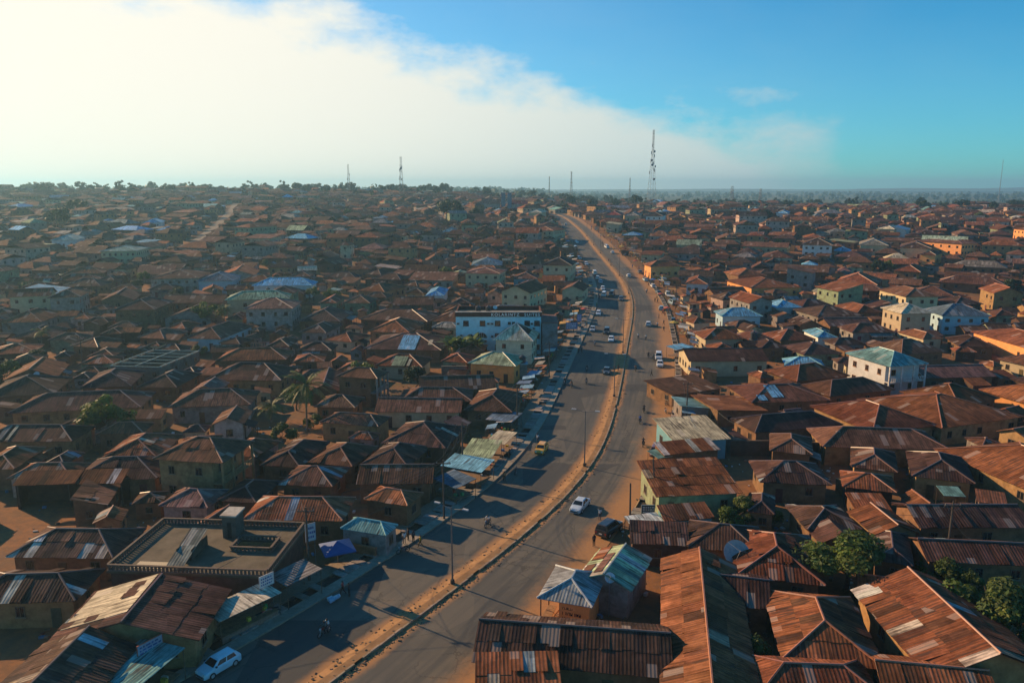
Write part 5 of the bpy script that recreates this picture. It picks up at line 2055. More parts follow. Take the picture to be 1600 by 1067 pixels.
def banana(px, py, s, label, n=5):
    x, y = pix(px, py)
    rg = random.Random(int(px * 3))
    o = thing('banana_clump', label, 'banana plant', (x, y, T(x, y)), 0)
    st, lf = MB(), MB()
    for i in range(n):
        bx, by = rg.uniform(-2.4, 2.4) * s, rg.uniform(-1.6, 1.6) * s
        h = rg.uniform(1.8, 3.2) * s
        st.tube((bx, by, -.5), (bx, by, h), .14, .1, 6, (0.12, .13, .05), cap=False)
        for k in range(8):
            az = k * 2.4 + rg.random()
            d = Vector((math.cos(az) * .6, math.sin(az) * .6, rg.uniform(.4, 1.0))).normalized()
            side = Vector((-math.sin(az), math.cos(az), 0))
            p = Vector((bx, by, h))
            col = jit(rg.choice([(0.06, .11, .025), (0.09, .15, .035), (0.12, .17, .05)]), .2, rg)
            ln = rg.uniform(1.3, 2.2) * s
            for j in range(5):
                d2 = (d + Vector((0, 0, -.22))).normalized()
                qn = p + d * ln / 5
                w0, w1 = .34 * s * math.sin(math.pi * (j + .25) / 5.3), .34 * s * math.sin(math.pi * (j + 1.25) / 5.8)
                lf.face([p - side * w0, p + side * w0, qn + side * w1, qn - side * w1], col)
                p, d = qn, d2
    st.build('stem', BARK, o)
    lf.build('leaves', LEAF, o)['kind'] = 'stuff'
    return o


banana(722, 563, 1.6, 'clump of banana plants in front of the blue hotel', 16)
banana(745, 558, 1.2, 'smaller banana clump at the hotel foot beside the cream house', 5)

rt2 = random.Random(404)
nt_ = 0
kinds = ['far', 'far2', 'far3']
for i in range(290):
    if i < 150:      # the wooded ridge on the left and in the middle
        px = rt2.uniform(-20, 985)
        D = rt2.uniform(930, 1250)
    elif i < 220:
        px = rt2.uniform(880, 1620)
        D = rt2.uniform(700, 1250)
    else:
        px = rt2.uniform(0, 1600)
        D = rt2.uniform(330, 900)
    x, y = (px - CX) / FPX * D * CP * 1.02, D
    s = rt2.uniform(.85, 1.6) if i < 150 else rt2.uniform(.8, 1.5) if i < 220 else rt2.uniform(.45, .9)
    if not clear_of_road(x, y, 4 * s):
        continue
    if i >= 220 and not free((x, y, 1, 0, 1.5, 1.5)) and rt2.random() < .5:
        continue
    tree(x, y, rt2.choice(kinds), s, desc='hazy ridge tree' if i < 150 else ('hazy plain tree' if i < 220 else 'dark tree between roofs'), rz=rt2.uniform(0, 6.28), sz=s * rt2.uniform(.8, 1.25), group='trees beyond the town' if i < 220 else 'trees among the houses')
# the far wood as a mass
q = MB()
for i in range(1500):
    D = rt2.uniform(1150, 4200)
    px = rt2.uniform(-150, 1750)
    x, y = (px - CX) / FPX * D, D
    r = rt2.uniform(4, 9) * (1.5 if D > 2200 else 1)
    col = jit(rt2.choice(DARKG), .3, rt2)
    z0 = T(x, y) + r * .6
    for k in range(22):
        d = Vector((rt2.gauss(0, 1), rt2.gauss(0, 1), rt2.gauss(0, .6))).normalized()
        p = Vector((x, y, z0)) + d * r * rt2.uniform(.5, 1)
        u = d.orthogonal().normalized() * r * .38
        w = d.cross(u).normalized() * r * .32
        q.face([p - u, p + w, p + u, p - w], jit(col, .2, rt2))
tag(q.build('far_woodland', LEAF), 'hazy far woodland covering the plain beyond the town', 'woodland', kind='stuff')

# low hills on the eastern horizon
q = MB()
rows = []
for j in range(5):
    yy = 5200 + j * 380
    rows.append([(x, yy, 20 + (0, 9, 16, 22, 24)[j] * max(0.05, 0.55 + .45 * math.sin(x * .0011 + 1.3 + j * .2) + .2 * math.sin(x * .0043)) * ss(300, 2600, x)) for x in range(-6500, 6501, 130)])
for r0, r1 in zip(rows, rows[1:]):
    for i in range(len(r0) - 1):
        q.face([r0[i], r0[i + 1], r1[i + 1], r1[i]], (0.05, .065, .04))
tag(q.build('hills', STONE), 'low blue hills along the eastern horizon', 'hills', kind='structure')


# ------------------------------------------------------------------ masts
def mast(px, D, ytop, ybase, w0, w1, label, n=12, ant=3, dishes=2, guy=False):
    x = (px - CX) / FPX * D * 1.02
    y = D
    gz = T(x, y)
    # height that reaches the seen top
    zt = HC + (y * -SP * 0)
    t = (ytop - CY) / FPX
    z_rel = -(SP + t * CP) / (CP - t * SP) * y
    h = HC + z_rel - gz
    o = thing('radio_mast', label, 'mast', (x, y, gz), 0.3, 'radio masts')
    q = MB()
    col = (0.16, 0.15, 0.15)
    hw = lambda k: (w0 + (w1 - w0) * min(1, k * 1.25)) / 2
    lv = [i / n for i in range(n + 1)]
    thick = max(.05, D * .00009)
    for a, b in zip(lv, lv[1:]):
        ca = [Vector((sx * hw(a), sy * hw(a), a * h)) for sx, sy in ((-1, -1), (1, -1), (1, 1), (-1, 1))]
        cb = [Vector((sx * hw(b), sy * hw(b), b * h)) for sx, sy in ((-1, -1), (1, -1), (1, 1), (-1, 1))]
        for i in range(4):
            j = (i + 1) % 4
            q.tube(ca[i], cb[i], thick * 1.3, thick * 1.3, 4, col, cap=False)
            q.tube(ca[i], cb[j], thick * .7, thick * .7, 3, col, cap=False)
            q.tube(ca[j], cb[i], thick * .7, thick * .7, 3, col, cap=False)
            q.tube(cb[i], cb[j], thick * .7, thick * .7, 3, col, cap=False)
    q.build('lattice', METAL, o)
    rg = random.Random(int(px))
    for k in range(ant):
        z = h * rg.uniform(.45, .82)
        az = rg.uniform(0, 6.28)
        r = hw(z / h) * 1.3 + .3
        q = MB()
        q.box(-.25, -.2, -1.2, .25, .2, 1.2, (0.2, .2, .2), 0, Matrix.Translation((math.cos(az) * r, math.sin(az) * r, z)) @ Matrix.Rotation(az, 4, 'Z'))
        q.build('antenna', METAL, o)
    for k in range(dishes):
        z = h * rg.uniform(.4, .75)
        az = rg.uniform(3.4, 6.0)
        r = hw(z / h) * 1.3 + .2
        q = MB()
        c = Vector((math.cos(az) * r, math.sin(az) * r, z))
        q.tube(c, c + Vector((math.cos(az), math.sin(az), 0)) * .7, 1.0, .9, 10, (0.2, .2, .2))
        q.build('drum_antenna', METAL, o)
    return o


mast(1010, 640, 203, 330, 7.0, 1.0, 'tallest lattice mast beside the road crest', 16, 9, 6)
mast(634, 900, 245, 300, 5.0, 1.6, 'stout mast with antennas on the ridge behind the town', 12, 8, 4)
mast(555, 980, 257, 300, 3.4, 1.4, 'slim twin-like mast near the stout ridge mast', 12, 3, 0)
mast(889, 1100, 268, 300, 4.0, 1.2, 'mast above the wooded ridge beside the road crest', 10, 2, 1)
mast(977, 1200, 278, 303, 3.0, .8, 'faint mast between the ridge and the tallest mast', 8, 0, 0)
mast(1131, 1100, 291, 310, 4.0, 2.6, 'short stubby mast with bunched antennas in the plain', 6, 10, 5)
mast(1174, 1050, 295, 318, 3.5, 2.0, 'short slim mast beside the stubby mast', 6, 5, 2)
mast(1533, 2000, 250, 302, 1.0, .5, 'needle-thin mast over the eastern plain', 12, 0, 0)
mast(856, 1300, 276, 300, 1.6, .8, 'hair-thin mast on the wooded ridge', 8, 0, 0)

# church with twin towers behind the town
x, y = pix(783, 333)
ch = thing('church', 'pinkish church hall with twin blue-grey towers in the haze', 'church', (x, y, T(x, y)), 0)
q = MB()
q.box(-16, 0, -2, -1, 10, 8, WCOL['p'])
q.build('nave', WALL, ch)
q = MB()
add_roof(q, [[Vector((-17, -1, 0)), Vector((0, -1, 0)), Vector((0, 5, 4)), Vector((-17, 5, 4))], [Vector((0, 11, 0)), Vector((-17, 11, 0)), Vector((-17, 5, 4)), Vector((0, 5, 4))]], RCOL['p'], 8.05, RNG)
q.build('roof', ROOF, ch)
for dx in (0.2, 5.6):
    q = MB()
    q.box(dx, -1, -2, dx + 3.4, 2.4, 17, (0.16, .22, .26))
    q.box(dx - .2, -1.2, 17.003, dx + 3.6, 2.6, 17.5, (0.4, .4, .4))
    q.build('tower', WALL, ch)
q = MB()
q.box(9.1, 1, -2, 22, 9, 7.5, WCOL['p'])
q.build('hall', WALL, ch)
q = MB()
add_roof(q, [[Vector((8.4, 0, 0)), Vector((22.8, 0, 0)), Vector((22.8, 5, 3)), Vector((8.4, 5, 3))], [Vector((22.8, 10, 0)), Vector((8.4, 10, 0)), Vector((8.4, 5, 3)), Vector((22.8, 5, 3))]], RCOL['R'], 7.55, RNG)
q.build('hall_roof', ROOF, ch)
for i in range(6):
    put_window(ch, -15 + i * 2.4, 0, 2.5, 0, False, (1.2, 1, 2.2))


# ------------------------------------------------------------------ vehicles
def wheel_meshes(r=.31, w=.2):
    t, m = MB(), MB()
    n = 16
    t.tube((0, -w / 2, 0), (0, w / 2, 0), r, r, n, (0.02, .02, .02))
    m.tube((0, -w / 2 - .012, 0), (0, -w / 2 + .002, 0), r * .55, r * .62, 12, (0.35, .35, .35))
    m.tube((0, w / 2 - .002, 0), (0, w / 2 + .012, 0), r * .62, r * .55, 12, (0.35, .35, .35))
    return t.mesh('tyre', [RUBBER]), m.mesh('rim', [METAL])


TYRE, RIM = wheel_meshes()


def car_proto(kind):
    o = link('car', None)
    D = dict(
        sedan=dict(xs=[-2.15, -2.08, -1.55, -1.0, 0.75, 1.25, 1.95, 2.12], top=[.60, .88, .94, .95, .93, .90, .76, .52], hw=[.70, .80, .84, .85, .85, .84, .79, .68], cb=(-1.62, 1.1), cr=(-1.0, .42), H=1.42),
        hatch=dict(xs=[-1.95, -1.92, -1.5, -1.0, 0.7, 1.15, 1.8, 1.96], top=[.60, .92, .95, .95, .93, .90, .76, .52], hw=[.72, .80, .83, .84, .84, .83, .78, .68], cb=(-1.86, 1.05), cr=(-1.5, .38), H=1.42),
        suv=dict(xs=[-2.25, -2.22, -1.6, -1.0, 0.9, 1.3, 2.0, 2.2], top=[.75, 1.08, 1.1, 1.1, 1.08, 1.05, .98, .66], hw=[.80, .88, .92, .93, .93, .92, .88, .78], cb=(-2.18, 1.2), cr=(-2.0, .55), H=1.78),
        van=dict(xs=[-2.3, -2.28, -1.6, -.8, 1.1, 1.6, 2.1, 2.25], top=[.8, 1.12, 1.15, 1.15, 1.14, 1.1, .95, .6], hw=[.80, .86, .88, .88, .88, .87, .84, .76], cb=(-2.26, 1.75), cr=(-2.15, 1.05), H=1.95))[kind]
    q = MB()
    zb = .2 if kind in ('sedan', 'hatch') else .28
    secs = []
    for x, zt, hw in zip(D['xs'], D['top'], D['hw']):
        half = [(hw * .90, zb), (hw, zb + .16), (hw, max(zb + .2, zt - .13)), (hw * .92, zt - .02), (hw * .55, zt + .015)]
        secs.append([Vector((x, y_, z)) for y_, z in half] + [Vector((x, -y_, z)) for y_, z in half[::-1]])
    for s0, s1 in zip(secs, secs[1:]):
        for i in range(9):
            q.face([s0[i], s1[i], s1[i + 1], s0[i + 1]])
        q.face([s0[9], s1[9], s1[0], s0[0]], (.1, .1, .1))
    q.face(secs[0])
    q.face(secs[-1][::-1])
    belt = D['top'][3] - .02
    c0, c1 = D['cb']
    r0, r1 = D['cr']
    H = D['H']
    hb, hr = D['hw'][3] * .93, D['hw'][3] * .72
    Bp = [Vector((c0, -hb, belt)), Vector((c1, -hb, belt)), Vector((c1, hb, belt)), Vector((c0, hb, belt))]
    Tp = [Vector((r0, -hr, H - .05)), Vector((r1, -hr, H - .05)), Vector((r1, hr, H - .05)), Vector((r0, hr, H - .05))]
    Tq = [Vector((r0 + .12, -hr + .12, H)), Vector((r1 - .15, -hr + .12, H)), Vector((r1 - .15, hr - .12, H)), Vector((r0 + .12, hr - .12, H))]
    for i in range(4):
        j = (i + 1) % 4
        q.face([Bp[i], Bp[j], Tp[j], Tp[i]])
        q.face([Tp[i], Tp[j], Tq[j], Tq[i]])
    q.face(Tq)
    q.build('body', PAINT, o, smooth=False)

    def pane(nm, A, B, C_, E_, m0, m1, u0=.06, u1=.94, out=.008):
        n = (B - A).cross(E_ - A).normalized()

        def P(u, v):
            return (A.lerp(B, u)).lerp(E_.lerp(C_, u), v) + n * out
        w = MB()
        w.face([P(u0, m0), P(u1, m0), P(u1, m1), P(u0, m1)])
        w.build(nm, GLASS, o)
    pane('windscreen', Bp[1], Bp[2], Tp[2], Tp[1], .1, .93)
    pane('rear_window', Bp[3], Bp[0], Tp[0], Tp[3], .14, .9)
    for (i, j) in ((0, 1), (2, 3)):
        pane('side_window', Bp[i], Bp[j], Tp[j], Tp[i], .1, .9, .12, .46)
        pane('side_window', Bp[i], Bp[j], Tp[j], Tp[i], .1, .9, .50, .86)
    fx, rx = D['xs'][-1], D['xs'][0]
    wb = fx - .78, rx + .72
    hw = D['hw'][3]
    r = .31 if kind in ('sedan', 'hatch') else .36
    for x in wb:
        for s in (-1, 1):
            w = link('wheel', TYRE, o, (x, s * (hw - .07), r))
            w.scale = (r / .31,) * 3
            link('rim', RIM, w)
    for s in (-1, 1):
        w = MB()
        zt = D['top'][-2]
        w.box(fx - .1, s * hw * .62 - .16, zt - .22, fx + .012, s * hw * .62 + .16, zt - .06, (0.75, .75, .7))
        w.build('headlight', METAL, o)
        w = MB()
        w.box(rx - .012, s * hw * .74 - .1, .62, rx + .08, s * hw * .74 + .1, .86, (0.35, .02, .015))
        w.build('tail_light', METAL, o)
        w = MB()
        w.box(c1 - .35, s * (hb + .02) - .0 if s > 0 else -hb - .18, belt + .02, c1 - .2, s * (hb + .18) if s > 0 else -hb - .02, belt + .14, (0.03, .03, .03))
        w.build('mirror', METAL, o)
    for x, sg in ((fx, 1), (rx, -1)):
        w = MB()
        w.box(x - .03 if sg > 0 else x - .06, -hw * .7, zb + .1, x + .06 if sg > 0 else x + .03, hw * .7, zb + .26, (0.06, .06, .06))
        w.build('bumper', METAL, o)
    w = MB()
    w.box(rx - .07, -.22, zb + .30, rx - .0, .22, zb + .42, (0.5, .5, .48))
    w.build('number_plate', METAL, o)
    return o


CARS = {k: car_proto(k) for k in ('sedan', 'hatch', 'suv', 'van')}
used_proto = set()


def car(px, py, kind, col, label=None, desc=None, flip=False, dth=0.0, cat='car', name=None, side=None):
    x, y = pix(px, py)
    th = road_dir(y)
    if kind in used_proto:
        o = copy_tree(CARS[kind], None, col)
    else:
        used_proto.add(kind)
        o = CARS[kind]
        for c in o.children:
            if c.name.startswith('body'):
                c.color = (*col, 1)
    o.name = name or {'sedan': 'sedan_car', 'hatch': 'hatchback_car', 'suv': 'off_road_car', 'van': 'minibus'}[kind]
    o.location = (x, y, T(x, y) + .04)
    slope = math.atan((T(x, y + 2) - T(x, y - 2)) / 4)
    o.rotation_euler = (0, 0, math.pi / 2 - th + (math.pi if flip else 0) + dth)
    o.rotation_euler[1] = -slope * (-1 if flip else 1)
    tag(o, label, cat, 'vehicles on the main road')
    if desc:
        AUTO.append((o, desc, px, py))
    return o


WHT, SIL, DRK, BLU = (0.62, .63, .62), (0.34, .36, .37), (0.035, .04, .045), (0.45, .60, .68)
car(342, 1046, 'hatch', (0.42, .60, .70), 'pale blue-white hatchback standing at the kerb lowest in the picture', flip=True, dth=-.05)
car(846, 706, 'hatch', (0.72, .36, .015), 'yellow taxi driving towards the viewer along the pavement', flip=True)
car(906, 795, 'sedan', (0.46, .54, .60), 'silver-blue saloon driving beside the median with sun on its bonnet', flip=True)
car(952, 832, 'suv', (0.018, .022, .028), 'black off-road car parked on the sandy shoulder', dth=-.15)
car(1024, 710, 'hatch', (0.16, .07, .07), 'maroon wagon with pale pinkish roof parked on the sandy shoulder', flip=True)
car(1031, 572, 'sedan', WHT, 'white saloon, nearer of the two white cars by the shoulder', flip=True)
car(1029, 561, 'suv', WHT, 'white estate car right behind the nearer white saloon', flip=True, name='estate_car')
car(948, 583, 'sedan', (0.05, .06, .065), 'dark saloon beside two pedestrians on the median', flip=True)
car(935, 492, 'hatch', (0.6, .64, .66), 'white car parked at the kerb where the pavement starts', flip=True)
car(926, 517, 'sedan', SIL, 'grey saloon just below the kerb-parked white car', flip=True)
car(948, 521, 'suv', DRK, 'dark car beside the grey saloon', flip=True)
car(955, 533, 'sedan', (0.62, .68, .70), 'white saloon below the dark car in mid-carriageway', flip=True)
car(970, 469, 'sedan', (0.10, .09, .09), 'dark red-brown car alone near the median bend', flip=True)
car(1013, 509, 'hatch', WHT, 'white car alone on the sandy carriageway with a long shadow')
car(982, 433, 'hatch', WHT, 'white car alone just past the median bend')
car(1033, 484, 'hatch', (0.30, .42, .48), 'pale blue car at the shoulder edge by the market')
rs = random.Random(5)
for px, py, k, c, cn in ((929, 429, 'van', WHT, 'white minibus'), (934, 436, 'hatch', WHT, 'white hatchback'), (938, 442, 'sedan', (0.3, .42, .5), 'blue-grey saloon'), (942, 453, 'hatch', WHT, 'white hatchback'), (944, 463, 'van', (0.55, .62, .66), 'pale minibus'),
                         (956, 462, 'van', DRK, 'dark minibus'), (916, 414, 'sedan', WHT, 'white saloon'), (905, 405, 'hatch', SIL, 'silver hatchback'), (899, 390, 'van', SIL, 'silver minibus'), (1008, 439, 'sedan', (0.4, .5, .5), 'pale saloon'),
                         (1020, 449, 'hatch', WHT, 'white hatchback'), (1029, 460, 'sedan', DRK, 'dark saloon'), (1043, 462, 'van', WHT, 'white minibus'), (1000, 427, 'sedan', DRK, 'dark saloon'), (1052, 504, 'hatch', DRK, 'dark hatchback'),
                         (1050, 476, 'van', (0.2, .3, .35), 'blue-grey minibus'), (901, 380, 'hatch', WHT, 'white hatchback'), (957, 396, 'sedan', WHT, 'white saloon'), (948, 388, 'van', WHT, 'white minibus'), (884, 352, 'hatch', WHT, 'white hatchback')):
    car(px, py, k, c, desc=cn + ' parked in the roadside row', flip=rs.random() < .6, dth=rs.gauss(0, .12))


# motorbikes
def bike_proto():
    o = link('motorbike', None)
    for x in (-.62, .62):
        q = MB()
        n = 14
        for i in range(n):
            a0, a1 = 6.2832 * i / n, 6.2832 * (i + 1) / n
            q.tube((x + .27 * math.cos(a0), 0, .3 + .27 * math.sin(a0)), (x + .27 * math.cos(a1), 0, .3 + .27 * math.sin(a1)), .05, .05, 5, (0.02, .02, .02), cap=False)
        for i in range(4):
            a0 = math.pi * i / 4
            q.tube((x + .25 * math.cos(a0), 0, .3 + .25 * math.sin(a0)), (x - .25 * math.cos(a0), 0, .3 - .25 * math.sin(a0)), .012, .012, 3, (0.3, .3, .3), cap=False)
        q.build('wheel', RUBBER, o)
    q = MB()
    q.tube((.62, -.06, .3), (.42, -.06, .95), .03, .03, 5, (0.3, .3, .3))
    q.tube((.62, .06, .3), (.42, .06, .95), .03, .03, 5, (0.3, .3, .3))
    q.build('fork', METAL, o)
    q = MB()
    q.tube((.42, -.34, 1.0), (.42, .34, 1.0), .022, .022, 5, (0.05, .05, .05))
    q.build('handlebar', METAL, o)
    q = MB()
    q.tube((.42, 0, .85), (-.1, 0, .4), .04, .04, 5, (0.05, .05, .05))
    q.tube((-.62, 0, .3), (-.1, 0, .45), .04, .04, 5, (0.05, .05, .05))
    q.tube((-.62, 0, .35), (-.35, 0, .72), .03, .03, 5, (0.05, .05, .05))
    q.build('frame', METAL, o)
    q = MB()
    q.box(-.2, -.14, .28, .2, .14, .58, (0.1, .1, .1))
    q.build('engine', METAL, o)
    q = MB()
    q.tube((-.02, 0, .76), (.36, 0, .82), .13, .11, 8, (0.3, .03, .025))
    q.build('fuel_tank', PAINT, o)
    q = MB()
    q.box(-.72, -.12, .74, -.02, .12, .83, (0.02, .02, .02))
    q.build('seat', RUBBER, o)
    q = MB()
    q.tube((.5, 0, .88), (.6, 0, .88), .09, .08, 8, (0.5, .5, .5))
    q.build('headlight', METAL, o)
    q = MB()
    q.tube((-.75, -.16, .32), (.0, -.16, .3), .045, .035, 6, (0.3, .3, .3))
    q.build('exhaust', METAL, o)
    return o


# people: one continuous skinned body per pose
def person_mesh(pose):
    J = {
        'pel': (0, 0, .95, .13), 'sp': (0, 0, 1.12, .12), 'ch': (0, .0, 1.32, .15), 'nk': (0, .0, 1.47, .06), 'hd': (0, .02, 1.57, .095), 'tp': (0, .02, 1.68, .085),
        'sl': (-.19, 0, 1.39, .07), 'el': (-.24, -.02, 1.12, .05), 'wl': (-.24, .06, .89, .035), 'sr': (.19, 0, 1.39, .07), 'er': (.24, -.02, 1.12, .05), 'wr': (.24, .06, .89, .035),
        'hl': (-.1, 0, .88, .10), 'kl': (-.11, .02, .50, .07), 'al': (-.11, -.02, .09, .05), 'tl': (-.12, .14, .04, .04), 'hr': (.1, 0, .88, .10), 'kr': (.11, .02, .50, .07), 'ar': (.11, -.02, .09, .05), 'tr': (.12, .14, .04, .04)}
    if pose == 'walk':
        J.update(kl=(-.11, .18, .52, .07), al=(-.11, .24, .10, .05), tl=(-.11, .40, .07, .04), kr=(.11, -.06, .49, .07), ar=(.11, -.34, .14, .05), tr=(.12, -.22, .05, .04), el=(-.25, -.16, 1.14, .05), wl=(-.25, -.1, .9, .035), er=(.25, .1, 1.14, .05), wr=(.25, .26, .95, .035))
    if pose == 'carry':
        J.update(er=(.30, .06, 1.52, .05), wr=(.16, .04, 1.74, .035))
    if pose == 'ride':
        J.update(pel=(0, -.25, .86, .13), sp=(0, -.2, 1.03, .12), ch=(0, -.12, 1.22, .15), nk=(0, -.08, 1.37, .06), hd=(0, -.05, 1.47, .095), tp=(0, -.05, 1.58, .085), sl=(-.19, -.1, 1.29, .07), sr=(.19, -.1, 1.29, .07), el=(-.3, .1, 1.1, .05), er=(.3, .1, 1.1, .05), wl=(-.30, .36, 1.03, .035), wr=(.30, .36, 1.03, .035),
                 hl=(-.12, -.2, .86, .10), hr=(.12, -.2, .86, .10), kl=(-.22, .18, .72, .07), kr=(.22, .18, .72, .07), al=(-.2, .02, .34, .05), ar=(.2, .02, .34, .05), tl=(-.2, .18, .3, .04), tr=(.2, .18, .3, .04))
    E = [('pel', 'sp', 1), ('sp', 'ch', 1), ('ch', 'nk', 0), ('nk', 'hd', 0), ('hd', 'tp', 3), ('ch', 'sl', 1), ('sl', 'el', 1), ('el', 'wl', 0), ('ch', 'sr', 1), ('sr', 'er', 1), ('er', 'wr', 0),
         ('pel', 'hl', 2), ('hl', 'kl', 2), ('kl', 'al', 2), ('al', 'tl', 3), ('pel', 'hr', 2), ('hr', 'kr', 2), ('kr', 'ar', 2), ('ar', 'tr', 3)]
    names = list(J)
    me = bpy.data.meshes.new('person')
    me.from_pydata([J[n][:3] for n in names], [(names.index(a), names.index(b)) for a, b, _ in E], [])
    o = bpy.data.objects.new('person', me)
    COL.objects.link(o)
    o.modifiers.new('s', 'SKIN')
    for n, sv in zip(names, me.skin_vertices[0].data):
        sv.radius = (J[n][3], J[n][3])
        sv.use_root = n == 'pel'
    o.modifiers.new('d', 'SUBSURF').levels = 1
    dg = bpy.context.evaluated_depsgraph_get()
    dg.update()
    m2 = bpy.data.meshes.new_from_object(o.evaluated_get(dg))
    bpy.data.objects.remove(o)
    # hands: palm with five bent fingers
    bm = bmesh.new()
    bm.from_mesh(m2)
    for w_, e_ in (('wl', 'el'), ('wr', 'er')):
        W_, E_ = Vector(J[w_][:3]), Vector(J[e_][:3])
        d = (W_ - E_).normalized()
        sd = d.orthogonal().normalized()
        up = d.cross(sd)
        for k in range(5):
            L_ = (.075, .085, .09, .085, .07)[k]
            b0 = W_ + d * (.04 if k else .01) + sd * ((k - 2) * .018)
            dd = (d + up * .25 + (sd * -.8 if k == 0 else Vector())).normalized()
            t_ = .009
            vs = [bm.verts.new(b0 + dd * L_ * l + (up * math.cos(an) + sd * math.sin(an)) * t_ * (1 - .3 * l) + up * (.02 * l * l)) for l in (0, .55, 1) for an in (0, 2.1, 4.2)]
            for l in range(2):
                for i in range(3):
                    j = (i + 1) % 3
                    bm.faces.new([vs[l * 3 + i], vs[l * 3 + j], vs[l * 3 + 3 + j], vs[l * 3 + 3 + i]])
            bm.faces.new(vs[6:9])
    # face: nose, ears
    H_ = Vector(J['hd'][:3])
    for off, s in ((Vector((0, .10, .0)), .018), (Vector((-.095, 0, 0)), .02), (Vector((.095, 0, 0)), .02)):
        r_ = bmesh.ops.create_icosphere(bm, subdivisions=1, radius=s, matrix=Matrix.Translation(H_ + off))
    bm.to_mesh(m2)
    bm.free()
    m2.materials.clear()
    for mt in (SKIN, CLOTH, CLOTH, RUBBER):
        m2.materials.append(mt)
    a = m2.color_attributes.new('tint', 'FLOAT_COLOR', 'CORNER')
    col = np.zeros((len(m2.loops), 4), dtype=np.float32)
    segs = [(Vector(J[a_][:3]), Vector(J[b_][:3]), t_) for a_, b_, t_ in E]
    for p in m2.polygons:
        best, bt = 9, 0
        for s0, s1, t_ in segs:
            ab = s1 - s0
            k = max(0, min(1, (p.center - s0).dot(ab) / ab.length_squared))
            dd = (p.center - (s0 + ab * k)).length
            if dd < best:
                best, bt = dd, t_
        c = {0: (0.055, .028, .016), 1: (1, 1, 1), 2: (0.9, .9, .9), 3: (0.02, .016, .014)}[bt]
        if bt == 1 or bt == 2:
            p.material_index = 1
            if bt == 2:
                c = (0.16, .15, .17)
        for li in p.loop_indices:
            col[li] = (*c, 1)
        p.use_smooth = True
    a.data.foreach_set('color', col.ravel())
    return m2


PM = {k: person_mesh(k) for k in ('stand', 'walk', 'carry', 'ride')}
# skin and hair must not take the clothing colour: give skin a plain material without object colour
t = SKIN.node_tree
for n in [n for n in t.nodes if n.type == 'OBJECT_INFO']:
    for l in list(n.outputs['Color'].links):
        sk = l.to_socket
        t.links.remove(l)
        sk.default_value = (1, 1, 1, 1)


def person(x, y, pose, col, rz, label=None, desc=None, z=0.0, s=1.0, px=None, py=None, group='people along the road'):
    o = link('person', PM[pose], None, (x, y, T(x, y) + .04 + z), rz, col)
    o.scale = (s, s, s)
    tag(o, label, 'person', group)
    if desc:
        q_ = proj(x, y, T(x, y) + 1)
        AUTO.append((o, desc, *q_))
    return o


SHIRTS = [((0.6, .6, .58), 'white'), ((0.55, .33, .03), 'yellow'), ((0.04, .04, .05), 'black'), ((0.05, .12, .35), 'blue'), ((0.35, .05, .04), 'red'), ((0.12, .13, .13), 'grey'), ((0.1, .22, .08), 'green'), ((0.3, .16, .08), 'brown')]
bproto = bike_proto()
bfirst = True


def bike(px, py, flip, ci, label=None, pillion=False, ride=True, dth=0.0):
    global bfirst
    x, y = pix(px, py)
    th = road_dir(y)
    o = bproto if bfirst else copy_tree(bproto)
    bfirst = False
    o.name = 'motorbike'
    a = math.pi / 2 - th + (math.pi if flip else 0) + dth
    o.location = (x, y, T(x, y) + .04)
    o.rotation_euler = (0, 0, a)
    tag(o, None, 'motorbike', 'motorbikes on the main road')
    c, cn = SHIRTS[ci]
    AUTO.append((o, ('motorbike ridden by someone in ' + cn) if ride else 'parked motorbike', px, py))
    if ride:
        person(x + math.cos(a) * .03, y + math.sin(a) * .03, 'ride', c, a - math.pi / 2, desc=f'rider in {cn} on a motorbike', z=.0)
        if pillion:
            c2, cn2 = SHIRTS[(ci + 3) % 8]
            person(x - math.cos(a) * .36, y - math.sin(a) * .36, 'ride', c2, a - math.pi / 2, desc=f'pillion passenger in {cn2} on a motorbike', z=.03)


